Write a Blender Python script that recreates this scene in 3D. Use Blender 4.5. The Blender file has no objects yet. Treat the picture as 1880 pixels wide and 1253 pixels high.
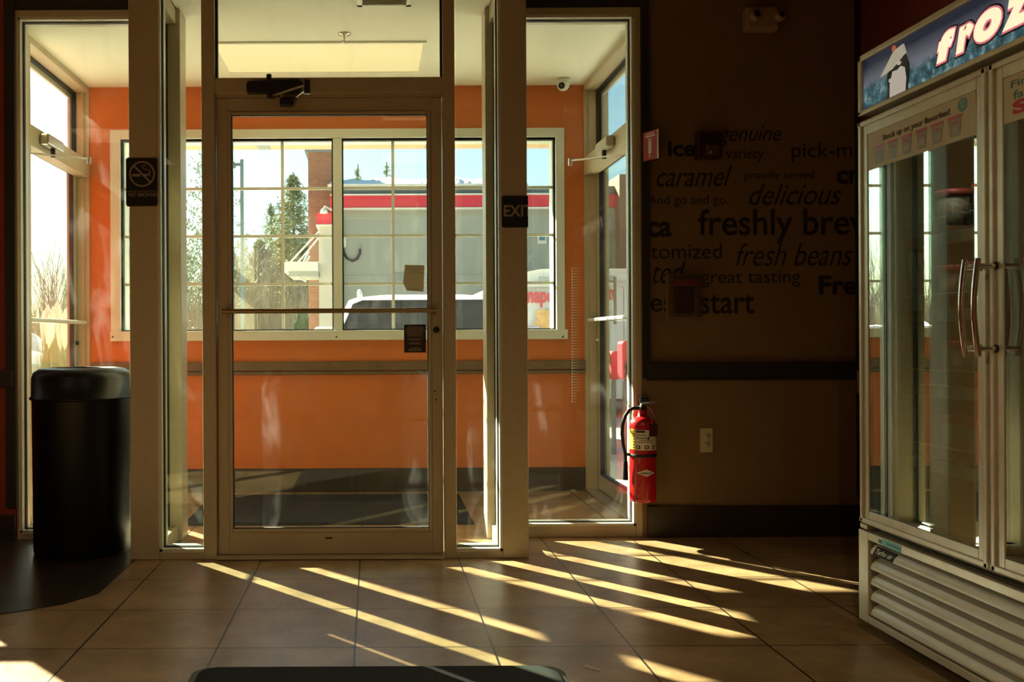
import bpy, bmesh, math, random
from mathutils import Vector, Matrix
R = random.Random(7)
PI = math.pi
COL = bpy.context.scene.collection
# ------------------------------------------------------------------ camera
F = 1774.0; H = 1.02; CX, CY = 685.0, 622.0; TH = 0.005
cam = bpy.data.cameras.new('camera'); camo = bpy.data.objects.new('camera', cam); COL.objects.link(camo)
cam.sensor_width = 36; cam.lens = F/1880*36
cam.shift_x = (940-CX)/1880; cam.shift_y = -(626.5-CY)/1880
cam.clip_start = 0.05; cam.clip_end = 500
# horizontals rise to the right by TH
camo.matrix_world = Matrix.Translation((0, 0, H)) @ Matrix.Rotation(PI/2, 4, 'X') @ Matrix.Rotation(-TH, 4, 'Z')
bpy.context.scene.camera = camo
def ab(px, py):
    u, v = px-CX, py-CY
    return u-TH*v, v+TH*u
def P(px, py, Y):                      # point on a plane of constant depth
    a, b = ab(px, py); return (a*Y/F, H-b*Y/F)
def PX(px, py, X):                     # point on a plane of constant X: gives depth, height
    a, b = ab(px, py); Y = X*F/a; return (Y, H-b*Y/F)
# ------------------------------------------------------------------ materials
MATS = {}
def mat(name, col=(.5, .5, .5), rough=.5, metal=0.0, spec=.5, emit=None, es=0.0, noise=0.0, nscale=8.0, bump=0.0, bscale=60.0, coat=0.0, col2=None):
    m = bpy.data.materials.new(name); m.use_nodes = True
    nt = m.node_tree; b = nt.nodes['Principled BSDF']
    b.inputs['Base Color'].default_value = (*col, 1); b.inputs['Roughness'].default_value = rough
    b.inputs['Metallic'].default_value = metal; b.inputs['Specular IOR Level'].default_value = spec
    b.inputs['Coat Weight'].default_value = coat
    if emit: b.inputs['Emission Color'].default_value = (*emit, 1); b.inputs['Emission Strength'].default_value = es
    if noise or col2 or bump:
        tc = nt.nodes.new('ShaderNodeTexCoord')
    if noise or col2:
        n = nt.nodes.new('ShaderNodeTexNoise'); n.inputs['Scale'].default_value = nscale; n.inputs['Detail'].default_value = 6
        n.inputs['Roughness'].default_value = .65
        r = nt.nodes.new('ShaderNodeValToRGB')
        c2 = col2 if col2 else tuple(max(0, c*(1-noise)) for c in col)
        c1 = col if col2 else tuple(min(1, c*(1+noise)) for c in col)
        r.color_ramp.elements[0].position = .32; r.color_ramp.elements[1].position = .68
        r.color_ramp.elements[0].color = (*c2, 1); r.color_ramp.elements[1].color = (*c1, 1)
        nt.links.new(tc.outputs['Object'], n.inputs['Vector'])
        nt.links.new(n.outputs['Fac'], r.inputs['Fac']); nt.links.new(r.outputs['Color'], b.inputs['Base Color'])
    if bump:
        n2 = nt.nodes.new('ShaderNodeTexNoise'); n2.inputs['Scale'].default_value = bscale; n2.inputs['Detail'].default_value = 4
        bp = nt.nodes.new('ShaderNodeBump'); bp.inputs['Strength'].default_value = bump; bp.inputs['Distance'].default_value = .004
        nt.links.new(tc.outputs['Object'], n2.inputs['Vector'])
        nt.links.new(n2.outputs['Fac'], bp.inputs['Height']); nt.links.new(bp.outputs['Normal'], b.inputs['Normal'])
    MATS[name] = m; return m
def glass(name, tint=(.93, .96, .94), f0=.05, haze=.012, smudge=.06, hz=(1, 1, .95)):
    m = bpy.data.materials.new(name); m.use_nodes = True; nt = m.node_tree; nt.nodes.clear()
    out = nt.nodes.new('ShaderNodeOutputMaterial')
    tr = nt.nodes.new('ShaderNodeBsdfTransparent'); tr.inputs[0].default_value = (*tint, 1)
    gl = nt.nodes.new('ShaderNodeBsdfGlossy'); gl.inputs['Roughness'].default_value = 0.0; gl.inputs['Color'].default_value = (.95, 1, .97, 1)
    df0 = nt.nodes.new('ShaderNodeBsdfDiffuse'); df0.inputs[0].default_value = (*hz, 1)
    tl_ = nt.nodes.new('ShaderNodeBsdfTranslucent'); tl_.inputs[0].default_value = (*hz, 1)
    df = nt.nodes.new('ShaderNodeMixShader'); nt.links.new(df0.outputs[0], df.inputs[1]); nt.links.new(tl_.outputs[0], df.inputs[2])
    lw = nt.nodes.new('ShaderNodeLayerWeight'); lw.inputs[0].default_value = .5
    pw = nt.nodes.new('ShaderNodeMath'); pw.operation = 'POWER'; pw.inputs[1].default_value = 5
    mul = nt.nodes.new('ShaderNodeMath'); mul.operation = 'MULTIPLY_ADD'; mul.inputs[1].default_value = 1-f0; mul.inputs[2].default_value = f0
    nt.links.new(lw.outputs['Facing'], pw.inputs[0]); nt.links.new(pw.outputs[0], mul.inputs[0])
    tc = nt.nodes.new('ShaderNodeTexCoord'); mp = nt.nodes.new('ShaderNodeMapping'); mp.inputs['Scale'].default_value = (3, 3, 1.1)
    mp.inputs['Rotation'].default_value = (0, .5, 0)
    nz = nt.nodes.new('ShaderNodeTexNoise'); nz.inputs['Scale'].default_value = 2.2; nz.inputs['Detail'].default_value = 8; nz.inputs['Distortion'].default_value = 1.6
    nt.links.new(tc.outputs['Object'], mp.inputs[0]); nt.links.new(mp.outputs[0], nz.inputs['Vector'])
    mr = nt.nodes.new('ShaderNodeMapRange'); mr.inputs[1].default_value = .52; mr.inputs[2].default_value = .8; mr.inputs[3].default_value = haze; mr.inputs[4].default_value = haze+smudge
    nt.links.new(nz.outputs['Fac'], mr.inputs[0])
    m1 = nt.nodes.new('ShaderNodeMixShader'); m2 = nt.nodes.new('ShaderNodeMixShader')
    nt.links.new(mul.outputs[0], m1.inputs[0]); nt.links.new(tr.outputs[0], m1.inputs[1]); nt.links.new(gl.outputs[0], m1.inputs[2])
    nt.links.new(mr.outputs[0], m2.inputs[0]); nt.links.new(m1.outputs[0], m2.inputs[1]); nt.links.new(df.outputs[0], m2.inputs[2])
    nt.links.new(m2.outputs[0], out.inputs[0]); MATS[name] = m; return m
M = MATS
mat('frame_paint', (.46, .385, .25), .38, noise=.05, nscale=30)
mat('bead', (.62, .60, .50), .35)
mat('gasket', (.006, .006, .006), .6)
mat('orange', (.56, .152, .022), .55, noise=.04, nscale=5, bump=.25, bscale=140)
mat('tan', (.19, .112, .045), .7, noise=.06, nscale=4, bump=.2, bscale=160)
mat('red_wall', (.16, .02, .012), .7, bump=.2, bscale=160)
mat('redorange', (.30, .035, .01), .7, bump=.2, bscale=160)
mat('dark_wood', (.018, .012, .008), .5)
mat('rail_wood', (.135, .078, .028), .45, noise=.25, nscale=14)
mat('white_ceiling', (.80, .80, .68), .85, bump=.3, bscale=120)
mat('room_ceiling', (.30, .26, .20), .9)
mat('base_tile', (.028, .018, .008), .4, noise=.2, nscale=6)
mat('black_plastic', (.004, .004, .004), .38, spec=.25)
mat('black_rubber', (.008, .008, .008), .7)
mat('black_sign', (.004, .004, .005), .75)
mat('sign_print', (.30, .23, .15), .5)
mat('brass', (.30, .22, .11), .3, metal=.8)
mat('steel', (.55, .52, .46), .28, metal=.9)
mat('white_paint', (.64, .68, .58), .4)
mat('closer_dark', (.010, .008, .006), .45)
mat('kraft', (.72, .58, .38), .8)
mat('ink', (.03, .022, .015), .8)
mat('wall_ink', (.010, .009, .009), .6)
mat('ext_red', (.42, .008, .010), .25, coat=.4)
mat('label_white', (.65, .60, .48), .5)
mat('label_yellow', (.65, .48, .04), .5)
mat('cream_plastic', (.52, .44, .28), .5)
mat('smoke_white', (.30, .20, .12), .5)
mat('red_plastic', (.22, .006, .008), .35)
mat('dark_red', (.045, .004, .004), .35)
mat('clear_cover', (.08, .06, .05), .15)
mat('lamp_panel', (.2, .17, .10), .6, emit=(1.0, .79, .36), es=.375)
mat('chrome', (.75, .74, .72), .06, metal=1)
mat('silver', (.50, .45, .33), .32, metal=.25, noise=.08, nscale=(20))
mat('louver', (.62, .60, .48), .35, noise=.05, nscale=14)
mat('freezer_in', (.10, .12, .10), .5)
mat('poster', (.46, .38, .24), .6)
mat('teal', (.05, .24, .20), .6)
mat('cyan_sticker', (.08, .50, .52), .5)
mat('pinkbox', (.20, .10, .08), .5)
mat('lid_red', (.40, .03, .05), .45)
mat('cup_teal', (.12, .22, .22), .5, col2=(.28, .33, .30), nscale=60)
mat('cup_brown', (.13, .07, .045), .5, col2=(.30, .20, .13), nscale=60)
mat('cup_green', (.12, .20, .14), .5, col2=(.33, .30, .22), nscale=60)
mat('cup_cream', (.36, .28, .19), .5, col2=(.14, .12, .08), nscale=70)
mat('tag_blue', (.05, .16, .19), .5)
mat('tag_cream', (.30, .26, .17), .5)
mat('mat_black', (.010, .010, .008), 1, bump=1, bscale=700)
mat('mat_vest', (.010, .009, .006), 1, bump=1, bscale=500)
mat('soffit', (.40, .31, .18), .7)
mat('ext_beige', (.74, .64, .42), .7, bump=.3, bscale=80)
mat('bldg_gray', (.29, .30, .255), .9, noise=.05, nscale=3, bump=.5, bscale=40)
mat('bldg_joint', (.23, .235, .22), .9)
mat('metal_red', (.62, .03, .05), .4)
mat('parapet', (.17, .20, .19), .6)
mat('trim_light', (.62, .60, .52), .6)
mat('pilaster', (.46, .42, .34), .9)
mat('sign_red', (.34, .007, .008), .6)
mat('snow', (.93, .93, .90), .8, bump=.8, bscale=4)
mat('asphalt', (.50, .48, .42), .9, noise=.2, nscale=3)
mat('car_white', (.72, .74, .72), .25, coat=.5)
mat('car_glass', (.030, .032, .022), .15, spec=.12, col2=(.010, .013, .012), nscale=2.5)
mat('tire', (.02, .02, .02), .8)
mat('van_red', (.62, .06, .07), .4)
mat('van_food', (.72, .42, .14), .5, noise=.3, nscale=9)
mat('lampgray', (.10, .15, .16), .5)
mat('bark', (.12, .10, .08), .9)
mat('twig', (.17, .14, .11), .9)
mat('fir', (.25, .26, .13), .8, noise=.35, nscale=2)
mat('pine', (.26, .28, .17), .8, noise=.35, nscale=2)
mat('arbor', (.05, .09, .03), .9, noise=.4, nscale=9)
mat('ochre', (.30, .28, .12), .9)
mat('brush', (.27, .22, .15), .95)
mat('pampas', (.82, .78, .62), .9)
mat('paper', (.5, .45, .33), .8)
def paper(name, col):
    m = bpy.data.materials.new(name); m.use_nodes = True; nt = m.node_tree; nt.nodes.clear()
    o = nt.nodes.new('ShaderNodeOutputMaterial'); a = nt.nodes.new('ShaderNodeBsdfDiffuse'); b = nt.nodes.new('ShaderNodeBsdfTranslucent'); c = nt.nodes.new('ShaderNodeMixShader')
    a.inputs[0].default_value = (*col, 1); b.inputs[0].default_value = (*col, 1); c.inputs[0].default_value = .6
    nt.links.new(a.outputs[0], c.inputs[1]); nt.links.new(b.outputs[0], c.inputs[2]); nt.links.new(c.outputs[0], o.inputs[0]); MATS[name] = m
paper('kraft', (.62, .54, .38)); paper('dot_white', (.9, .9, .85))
glass('glass_in', f0=.032, haze=.0012, smudge=.028)
glass('glass_ext', tint=(.93, .96, .95), haze=.0035, smudge=.012)
glass('glass_freezer', tint=(.80, .88, .84), f0=.34, haze=.002, smudge=.0)
def nodes_of(name):
    m = bpy.data.materials.new(name); m.use_nodes = True; MATS[name] = m
    return m.node_tree, m.node_tree.nodes['Principled BSDF']
def grid_mask(nt, co, axis, off, pitch, width):
    sx = nt.nodes.new('ShaderNodeSeparateXYZ'); nt.links.new(co, sx.inputs[0])
    a = nt.nodes.new('ShaderNodeMath'); a.operation = 'SUBTRACT'; a.inputs[1].default_value = off-pitch*200
    nt.links.new(sx.outputs[axis], a.inputs[0])
    b = nt.nodes.new('ShaderNodeMath'); b.operation = 'MODULO'; b.inputs[1].default_value = pitch; nt.links.new(a.outputs[0], b.inputs[0])
    c = nt.nodes.new('ShaderNodeMath'); c.operation = 'LESS_THAN'; c.inputs[1].default_value = width; nt.links.new(b.outputs[0], c.inputs[0])
    return c.outputs[0]
def tile_mat(name, c1, c2, grout, pitch, ox, oy, w, rough=.3, pitch2=None, nscale=3.0, stretch=(1, 1, 1)):
    nt, b = nodes_of(name); L = nt.links
    tc = nt.nodes.new('ShaderNodeTexCoord'); mp = nt.nodes.new('ShaderNodeMapping'); mp.inputs['Scale'].default_value = stretch
    L.new(tc.outputs['Object'], mp.inputs[0])
    n = nt.nodes.new('ShaderNodeTexNoise'); n.inputs['Scale'].default_value = nscale; n.inputs['Detail'].default_value = 9; n.inputs['Roughness'].default_value = .7
    L.new(mp.outputs[0], n.inputs['Vector'])
    r = nt.nodes.new('ShaderNodeValToRGB'); r.color_ramp.elements[0].position = .33; r.color_ramp.elements[1].position = .68
    r.color_ramp.elements[0].color = (*c2, 1); r.color_ramp.elements[1].color = (*c1, 1); L.new(n.outputs['Fac'], r.inputs['Fac'])
    gx = grid_mask(nt, tc.outputs['Object'], 0, ox-w/2, pitch, w); gy = grid_mask(nt, tc.outputs['Object'], 1, oy-w/2, pitch2 or pitch, w)
    mx = nt.nodes.new('ShaderNodeMath'); mx.operation = 'MAXIMUM'; L.new(gx, mx.inputs[0]); L.new(gy, mx.inputs[1])
    mix = nt.nodes.new('ShaderNodeMix'); mix.data_type = 'RGBA'
    L.new(mx.outputs[0], mix.inputs[0]); L.new(r.outputs['Color'], mix.inputs[6]); mix.inputs[7].default_value = (*grout, 1)
    L.new(mix.outputs[2], b.inputs['Base Color'])
    b.inputs['Roughness'].default_value = rough
    bp = nt.nodes.new('ShaderNodeBump'); bp.inputs['Strength'].default_value = .35; bp.inputs['Distance'].default_value = .003
    n2 = nt.nodes.new('ShaderNodeTexNoise'); n2.inputs['Scale'].default_value = 45; n2.inputs['Detail'].default_value = 5; L.new(tc.outputs['Object'], n2.inputs['Vector'])
    sb = nt.nodes.new('ShaderNodeMath'); sb.operation = 'SUBTRACT'; L.new(n2.outputs['Fac'], sb.inputs[0]); L.new(mx.outputs[0], sb.inputs[1])
    L.new(sb.outputs[0], bp.inputs['Height']); L.new(bp.outputs['Normal'], b.inputs['Normal'])
tile_mat('floor_tile', (.40, .265, .13), (.175, .105, .046), (.012, .008, .005), .455, -.065, 3.19, .007, rough=.34)
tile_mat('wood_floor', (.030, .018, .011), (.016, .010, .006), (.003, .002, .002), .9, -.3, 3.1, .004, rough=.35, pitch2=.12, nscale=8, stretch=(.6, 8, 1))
def brick_mat(name, c1, c2, mortar):
    nt, b = nodes_of(name)
    tc = nt.nodes.new('ShaderNodeTexCoord'); mp = nt.nodes.new('ShaderNodeMapping'); mp.inputs['Rotation'].default_value = (PI/2, 0, 0)
    br = nt.nodes.new('ShaderNodeTexBrick'); br.inputs['Scale'].default_value = 4.5
    br.inputs['Color1'].default_value = (*c1, 1); br.inputs['Color2'].default_value = (*c2, 1); br.inputs['Mortar'].default_value = (*mortar, 1); br.inputs['Mortar Size'].default_value = .012
    nt.links.new(tc.outputs['Object'], mp.inputs[0]); nt.links.new(mp.outputs[0], br.inputs['Vector']); nt.links.new(br.outputs['Color'], b.inputs['Base Color'])
    b.inputs['Roughness'].default_value = .9
brick_mat('brick_tan', (.23, .185, .12), (.19, .15, .10), (.20, .17, .12))
brick_mat('brick', (.30, .145, .085), (.24, .11, .062), (.27, .19, .14))
# freezer header picture: navy sky, pale glow, blue ice crags (flat printed film lit from behind)
nt, b = nodes_of('ice_print'); L = nt.links
tc = nt.nodes.new('ShaderNodeTexCoord'); sp = nt.nodes.new('ShaderNodeSeparateXYZ'); L.new(tc.outputs['Object'], sp.inputs[0])
n = nt.nodes.new('ShaderNodeTexNoise'); n.inputs['Scale'].default_value = 30; n.inputs['Detail'].default_value = 8; n.inputs['Roughness'].default_value = .75; L.new(tc.outputs['Object'], n.inputs['Vector'])
r = nt.nodes.new('ShaderNodeValToRGB'); e = r.color_ramp.elements; e[0].position = .38; e[0].color = (.008, .02, .035, 1); e[1].position = .66; e[1].color = (.32, .50, .50, 1)
x = e.new(.52); x.color = (.035, .13, .18, 1); L.new(n.outputs['Fac'], r.inputs['Fac'])
n3 = nt.nodes.new('ShaderNodeTexNoise'); n3.inputs['Scale'].default_value = 4; n3.inputs['Detail'].default_value = 5; L.new(tc.outputs['Object'], n3.inputs['Vector'])
ad = nt.nodes.new('ShaderNodeMath'); ad.operation = 'MULTIPLY_ADD'; ad.inputs[1].default_value = .18; L.new(n3.outputs['Fac'], ad.inputs[0]); L.new(sp.outputs[2], ad.inputs[2])
sky = nt.nodes.new('ShaderNodeMapRange'); sky.inputs[1].default_value = 1.93; sky.inputs[2].default_value = 1.965; L.new(ad.outputs[0], sky.inputs[0])
gw = nt.nodes.new('ShaderNodeValToRGB'); gw.color_ramp.elements[0].position = 1.86-1.7; gw.color_ramp.elements[0].color = (.17, .19, .26, 1)
gw.color_ramp.elements[1].position = 1.925-1.7; gw.color_ramp.elements[1].color = (.010, .016, .045, 1)
sb = nt.nodes.new('ShaderNodeMath'); sb.operation = 'SUBTRACT'; sb.inputs[1].default_value = 1.7; L.new(sp.outputs[2], sb.inputs[0]); L.new(sb.outputs[0], gw.inputs['Fac'])
mx = nt.nodes.new('ShaderNodeMix'); mx.data_type = 'RGBA'; L.new(sky.outputs[0], mx.inputs[0]); L.new(r.outputs['Color'], mx.inputs[6]); L.new(gw.outputs['Color'], mx.inputs[7])
L.new(mx.outputs[2], b.inputs['Base Color']); L.new(mx.outputs[2], b.inputs['Emission Color']); b.inputs['Emission Strength'].default_value = .22
for nm, c, s in (('sign_white', (.95, .86, .58), .38), ('sign_pink', (.80, .22, .30), .22), ('sign_black', (.01, .008, .01), 0), ('peng_white', (.50, .46, .42), .25), ('peng_black', (.012, .011, .015), .02), ('peng_hat', (.45, .42, .33), .25), ('peng_beak', (.50, .14, .08), .2)):
    mat(nm, c, .5, emit=c, es=s)
mat('teal_print', (.04, .17, .15), .6); mat('print_red', (.42, .01, .03), .6)
mat('siding_red', (.62, .025, .05), .45)
# ------------------------------------------------------------------ mesh builder
class MB:
    def __init__(s): s.v = []; s.f = []; s.m = []; s.mats = []; s.sm = []
    def mi(s, m):
        if m not in s.mats: s.mats.append(m)
        return s.mats.index(m)
    def poly(s, vs, faces, m, smooth=False):
        o = len(s.v); s.v += [tuple(v) for v in vs]; k = s.mi(m)
        for f in faces: s.f.append(tuple(i+o for i in f)); s.m.append(k); s.sm.append(smooth)
        return s
    def box(s, x0, x1, y0, y1, z0, z1, m, bev=0.0):
        x0, x1 = sorted((x0, x1)); y0, y1 = sorted((y0, y1)); z0, z1 = sorted((z0, z1))
        if bev > 0 and min(x1-x0, y1-y0, z1-z0) > 2.2*bev:
            bm = bmesh.new(); bmesh.ops.create_cube(bm, size=1)
            for v in bm.verts: v.co = ((x0+x1)/2+v.co.x*(x1-x0), (y0+y1)/2+v.co.y*(y1-y0), (z0+z1)/2+v.co.z*(z1-z0))
            bmesh.ops.bevel(bm, geom=bm.edges[:], offset=bev, segments=2, affect='EDGES', profile=.5)
            bm.verts.ensure_lookup_table(); bm.verts.index_update()
            s.poly([v.co[:] for v in bm.verts], [[v.index for v in f.verts] for f in bm.faces], m); bm.free(); return s
        vs = [(x, y, z) for x in (x0, x1) for y in (y0, y1) for z in (z0, z1)]
        return s.poly(vs, [(0, 1, 3, 2), (4, 6, 7, 5), (0, 4, 5, 1), (2, 3, 7, 6), (0, 2, 6, 4), (1, 5, 7, 3)], m)
    def hexa(s, pts, m):   # 8 pts: bottom 4 (ccw), top 4
        return s.poly(pts, [(3, 2, 1, 0), (4, 5, 6, 7), (0, 1, 5, 4), (1, 2, 6, 5), (2, 3, 7, 6), (3, 0, 4, 7)], m)
    def prism(s, pts, d, m, smooth=False):   # planar polygon extruded by vector d
        n = len(pts); a = [Vector(p) for p in pts]; d = Vector(d)
        vs = a+[p+d for p in a]
        fs = [tuple(range(n))[::-1], tuple(range(n, 2*n))]+[(i, (i+1) % n, n+(i+1) % n, n+i) for i in range(n)]
        return s.poly(vs, fs, m, smooth)
    def tube(s, pts, r, m, n=10, caps=True, smooth=True):
        pts = [Vector(p) for p in pts]; rs = r if isinstance(r, (list, tuple)) else [r]*len(pts)
        rings = []; up = None
        for i, p in enumerate(pts):
            t = (pts[min(i+1, len(pts)-1)]-pts[max(i-1, 0)]).normalized()
            if up is None: up = Vector((0, 0, 1)) if abs(t.z) < .9 else Vector((1, 0, 0))
            a = t.cross(up).normalized(); bq = t.cross(a).normalized(); up = -bq if bq.length else up
            up = a.cross(t).normalized()
            rings.append([p+(a*math.cos(2*PI*k/n)+up*math.sin(2*PI*k/n))*rs[i] for k in range(n)])
        vs = [v for ring in rings for v in ring]; fs = []
        for i in range(len(pts)-1):
            for k in range(n): fs.append((i*n+k, i*n+(k+1) % n, (i+1)*n+(k+1) % n, (i+1)*n+k))
        s.poly(vs, fs, m, smooth)
        if caps:
            s.poly(rings[0], [tuple(range(n))[::-1]], m); s.poly(rings[-1], [tuple(range(n))], m)
        return s
    def lathe(s, prof, c, m, n=32, axis='Z', sx=1.0, sy=1.0, smooth=True):
        vs = []; fs = []
        for (r, h) in prof:
            for k in range(n):
                a = 2*PI*k/n; x, y = r*math.cos(a)*sx, r*math.sin(a)*sy
                if axis == 'Z': vs.append((c[0]+x, c[1]+y, c[2]+h))
                elif axis == 'Y': vs.append((c[0]+x, c[1]+h, c[2]+y))
                else: vs.append((c[0]+h, c[1]+x, c[2]+y))
        for i in range(len(prof)-1):
            for k in range(n): fs.append((i*n+k, i*n+(k+1) % n, (i+1)*n+(k+1) % n, (i+1)*n+k))
        s.poly(vs, fs, m, smooth)
        if prof[0][0] > 1e-5: s.poly(vs[:n], [tuple(range(n))[::-1]], m)
        if prof[-1][0] > 1e-5: s.poly(vs[-n:], [tuple(range(n))], m)
        return s
    def build(s, name, parent=None, origin=None):
        me = bpy.data.meshes.new(name); org = Vector(origin) if origin else Vector((0, 0, 0))
        me.from_pydata([tuple(Vector(v)-org) for v in s.v], [], s.f); me.update()
        for m in s.mats: me.materials.append(MATS[m])
        for p, k, q in zip(me.polygons, s.m, s.sm): p.material_index = k; p.use_smooth = q
        bm = bmesh.new(); bm.from_mesh(me); bmesh.ops.recalc_face_normals(bm, faces=bm.faces[:]); bm.to_mesh(me); bm.free()
        o = bpy.data.objects.new(name, me); COL.objects.link(o); o.location = org
        if parent:
            o.parent = parent; o.matrix_parent_inverse = parent.matrix_world.inverted() if parent.type != 'EMPTY' else Matrix.Translation(-Vector(parent.location))
        return o
def thing(name, label, cat, loc=(0, 0, 0), group=None):
    o = bpy.data.objects.new(name, None); COL.objects.link(o); o.location = loc; o.empty_display_size = .1
    bpy.context.view_layer.update(); o.matrix_world = Matrix.Translation(loc)
    o['label'] = label; o['category'] = cat
    if group: o['group'] = group
    return o
def tag(o, label, cat, group=None, kind=None):
    o['label'] = label; o['category'] = cat
    if group: o['group'] = group
    if kind: o['kind'] = kind
    return o
def struct(o, label=None):
    o['kind'] = 'structure'
    if label: o['label'] = label
    return o
def sgroup(name):
    o = bpy.data.objects.new(name, None); COL.objects.link(o); o['kind'] = 'structure'; return o
# ------------------------------------------------------------------ text
def text_geo(s, offset=0.0, shear=0.0, spacing=1.0, res=5):
    c = bpy.data.curves.new('t', 'FONT'); c.body = s; c.offset = offset; c.shear = shear; c.space_character = spacing; c.resolution_u = res
    o = bpy.data.objects.new('t', c); COL.objects.link(o)
    dg = bpy.context.evaluated_depsgraph_get(); me = bpy.data.meshes.new_from_object(o.evaluated_get(dg))
    vs = [v.co.copy() for v in me.vertices]; fs = [tuple(p.vertices) for p in me.polygons]
    bpy.data.objects.remove(o); bpy.data.curves.remove(c); bpy.data.meshes.remove(me)
    return vs, fs
def put_text(mb, s, fn, m, thick, offset=0.0, shear=0.0, spacing=1.0, clip=None, ref=None):
    """fn(u,v)->(point); u,v in 0..1 of the ink box. thick = vector towards viewer."""
    vs, fs = text_geo(s, offset, shear, spacing)
    if not vs: return
    x0 = min(v.x for v in vs); x1 = max(v.x for v in vs); y0 = min(v.y for v in vs); y1 = max(v.y for v in vs)
    bm = bmesh.new(); bv = [bm.verts.new((v.x, v.y, 0)) for v in vs]
    for f in fs:
        try: bm.faces.new([bv[i] for i in f])
        except ValueError: pass
    if clip:
        for (co, no) in clip:
            co = (x0+co[0]*(x1-x0), y0+co[1]*(y1-y0), 0)
            bmesh.ops.bisect_plane(bm, geom=bm.verts[:]+bm.edges[:]+bm.faces[:], plane_co=co, plane_no=(*no, 0), clear_outer=True)
    bmesh.ops.remove_doubles(bm, verts=bm.verts[:], dist=1e-5)
    bm.verts.index_update(); bm.verts.ensure_lookup_table()
    pts = [Vector(fn((v.co.x-x0)/(x1-x0), (v.co.y-y0)/(y1-y0))) for v in bm.verts]
    T = Vector(thick); n = len(pts)
    faces = [tuple(v.index for v in f.verts) for f in bm.faces]
    side = []
    for e in bm.edges:
        if len(e.link_faces) == 1: a, b_ = e.verts[0].index, e.verts[1].index; side.append((a, b_, b_+n, a+n))
    mb.poly(pts+[p+T for p in pts], [tuple(i+n for i in f) for f in faces]+side, m); bm.free()
# ------------------------------------------------------------------ key planes
P0 = 4.47; P1 = 4.93; P2 = 6.44; XL = -1.885; XR = 1.41; ZC = 2.71; ZR = 3.05
DIN = .12   # frame depth
def X0(px, py=622): return P(px, py, P0)[0]
def Z0(py, px=685): return P(px, py, P0)[1]
def X1(px, py=622): return P(px, py, P1)[0]
def Z1(py, px=685): return P(px, py, P1)[1]
def X2(px, py=622): return P(px, py, P2)[0]
def Z2(py, px=685): return P(px, py, P2)[1]
# ------------------------------------------------------------------ floors
fl = MB().box(-5, 2.6, -3.2, 6.6, -.12, 0, 'floor_tile').build('floor'); struct(fl)
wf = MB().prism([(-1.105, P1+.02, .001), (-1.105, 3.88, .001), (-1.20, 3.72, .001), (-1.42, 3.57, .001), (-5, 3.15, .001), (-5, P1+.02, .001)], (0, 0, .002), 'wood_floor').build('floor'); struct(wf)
# ------------------------------------------------------------------ walls of the room
RX = 2.49
wr = MB()
wr.box(X1(1178), RX+.0, P1, P1+.15, 0, ZR, 'tan'); struct(wr.build('wall_back'))
wl = MB(); xa = X1(30)
wwx0, wwx1, wwz0, wwz1 = -4.4, -2.66, 1.1, 2.5
wl.box(-5, wwx0, P1, P1+.15, 0, ZR, 'redorange').box(wwx1, xa, P1, P1+.15, 0, ZR, 'redorange').box(wwx0, wwx1, P1, P1+.15, 0, wwz0, 'redorange').box(wwx0, wwx1, P1, P1+.15, wwz1, ZR, 'redorange')
struct(wl.build('wall_back'))
struct(MB().box(RX, RX+.12, -3.2, P1+.15, 0, ZR, 'red_wall').build('wall_right'))
struct(MB().box(-5.12, -5, -3.2, P1+.15, 0, ZR, 'redorange').build('wall_left'))
struct(MB().box(-5, RX, -3.32, -3.2, 0, ZR, 'tan').build('wall_front'))
struct(MB().box(-5, RX, -3.2, P1+.15, ZR, ZR+.1, 'room_ceiling').build('ceiling'))
# bulkheads over the glazing
ZT1 = Z1(26, 1050)
bh = MB(); bh.box(xa, X1(1178), P1, P1+.15, ZT1+.035, ZR, 'dark_wood').build
struct(bh.build('wall_back'))
bh2 = MB().box(X0(240), X0(970), P0, P0+.13, 2.70, ZR, 'dark_wood').box(X0(240), X0(240)+.1, P0+.13, P1, 2.70, ZR, 'dark_wood').box(X0(970)-.1, X0(970), P0+.13, P1, 2.70, ZR, 'dark_wood')
struct(bh2.build('wall_back'))
# trims
t = MB(); t.box(X1(1178), X1(1192), P1-.022, P1, Z1(697), ZR, 'dark_wood'); struct(t.build('trim_1'))
t = MB(); t.box(X1(11, 400), X1(30, 400), P1-.022, P1, 0.17, ZR, 'dark_wood'); struct(t.build('trim_2'))
t = MB(); zt, zb = Z1(665, 1350), Z1(698, 1350); t.box(X1(1186), RX, P1-.028, P1, zb+.02, zt, 'dark_wood', .004).box(X1(1186), RX, P1-.016, P1, zb, zb+.02, 'dark_wood'); struct(t.build('trim_3'))
t = MB(); zt, zb = Z1(680, 10), Z1(710, 10); t.box(-5, X1(26, 690), P1-.034, P1-.0, zb, zt, 'dark_wood', .004); struct(t.build('trim_4'))
t = MB(); t.box(X1(1570, 60)-.005, X1(1577, 60)+.01, P1-.012, P1, 0.2, ZR, 'dark_wood'); struct(t.build('trim_5'))
zb = Z1(928, 1380)
struct(MB().box(X1(1188, 960), RX, P1-.018, P1, 0, zb, 'base_tile', .003).build('baseboard_right'))
struct(MB().box(-5, X1(30, 960), P1-.018, P1, 0, Z1(945, 10), 'base_tile', .003).build('baseboard_left'))
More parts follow.
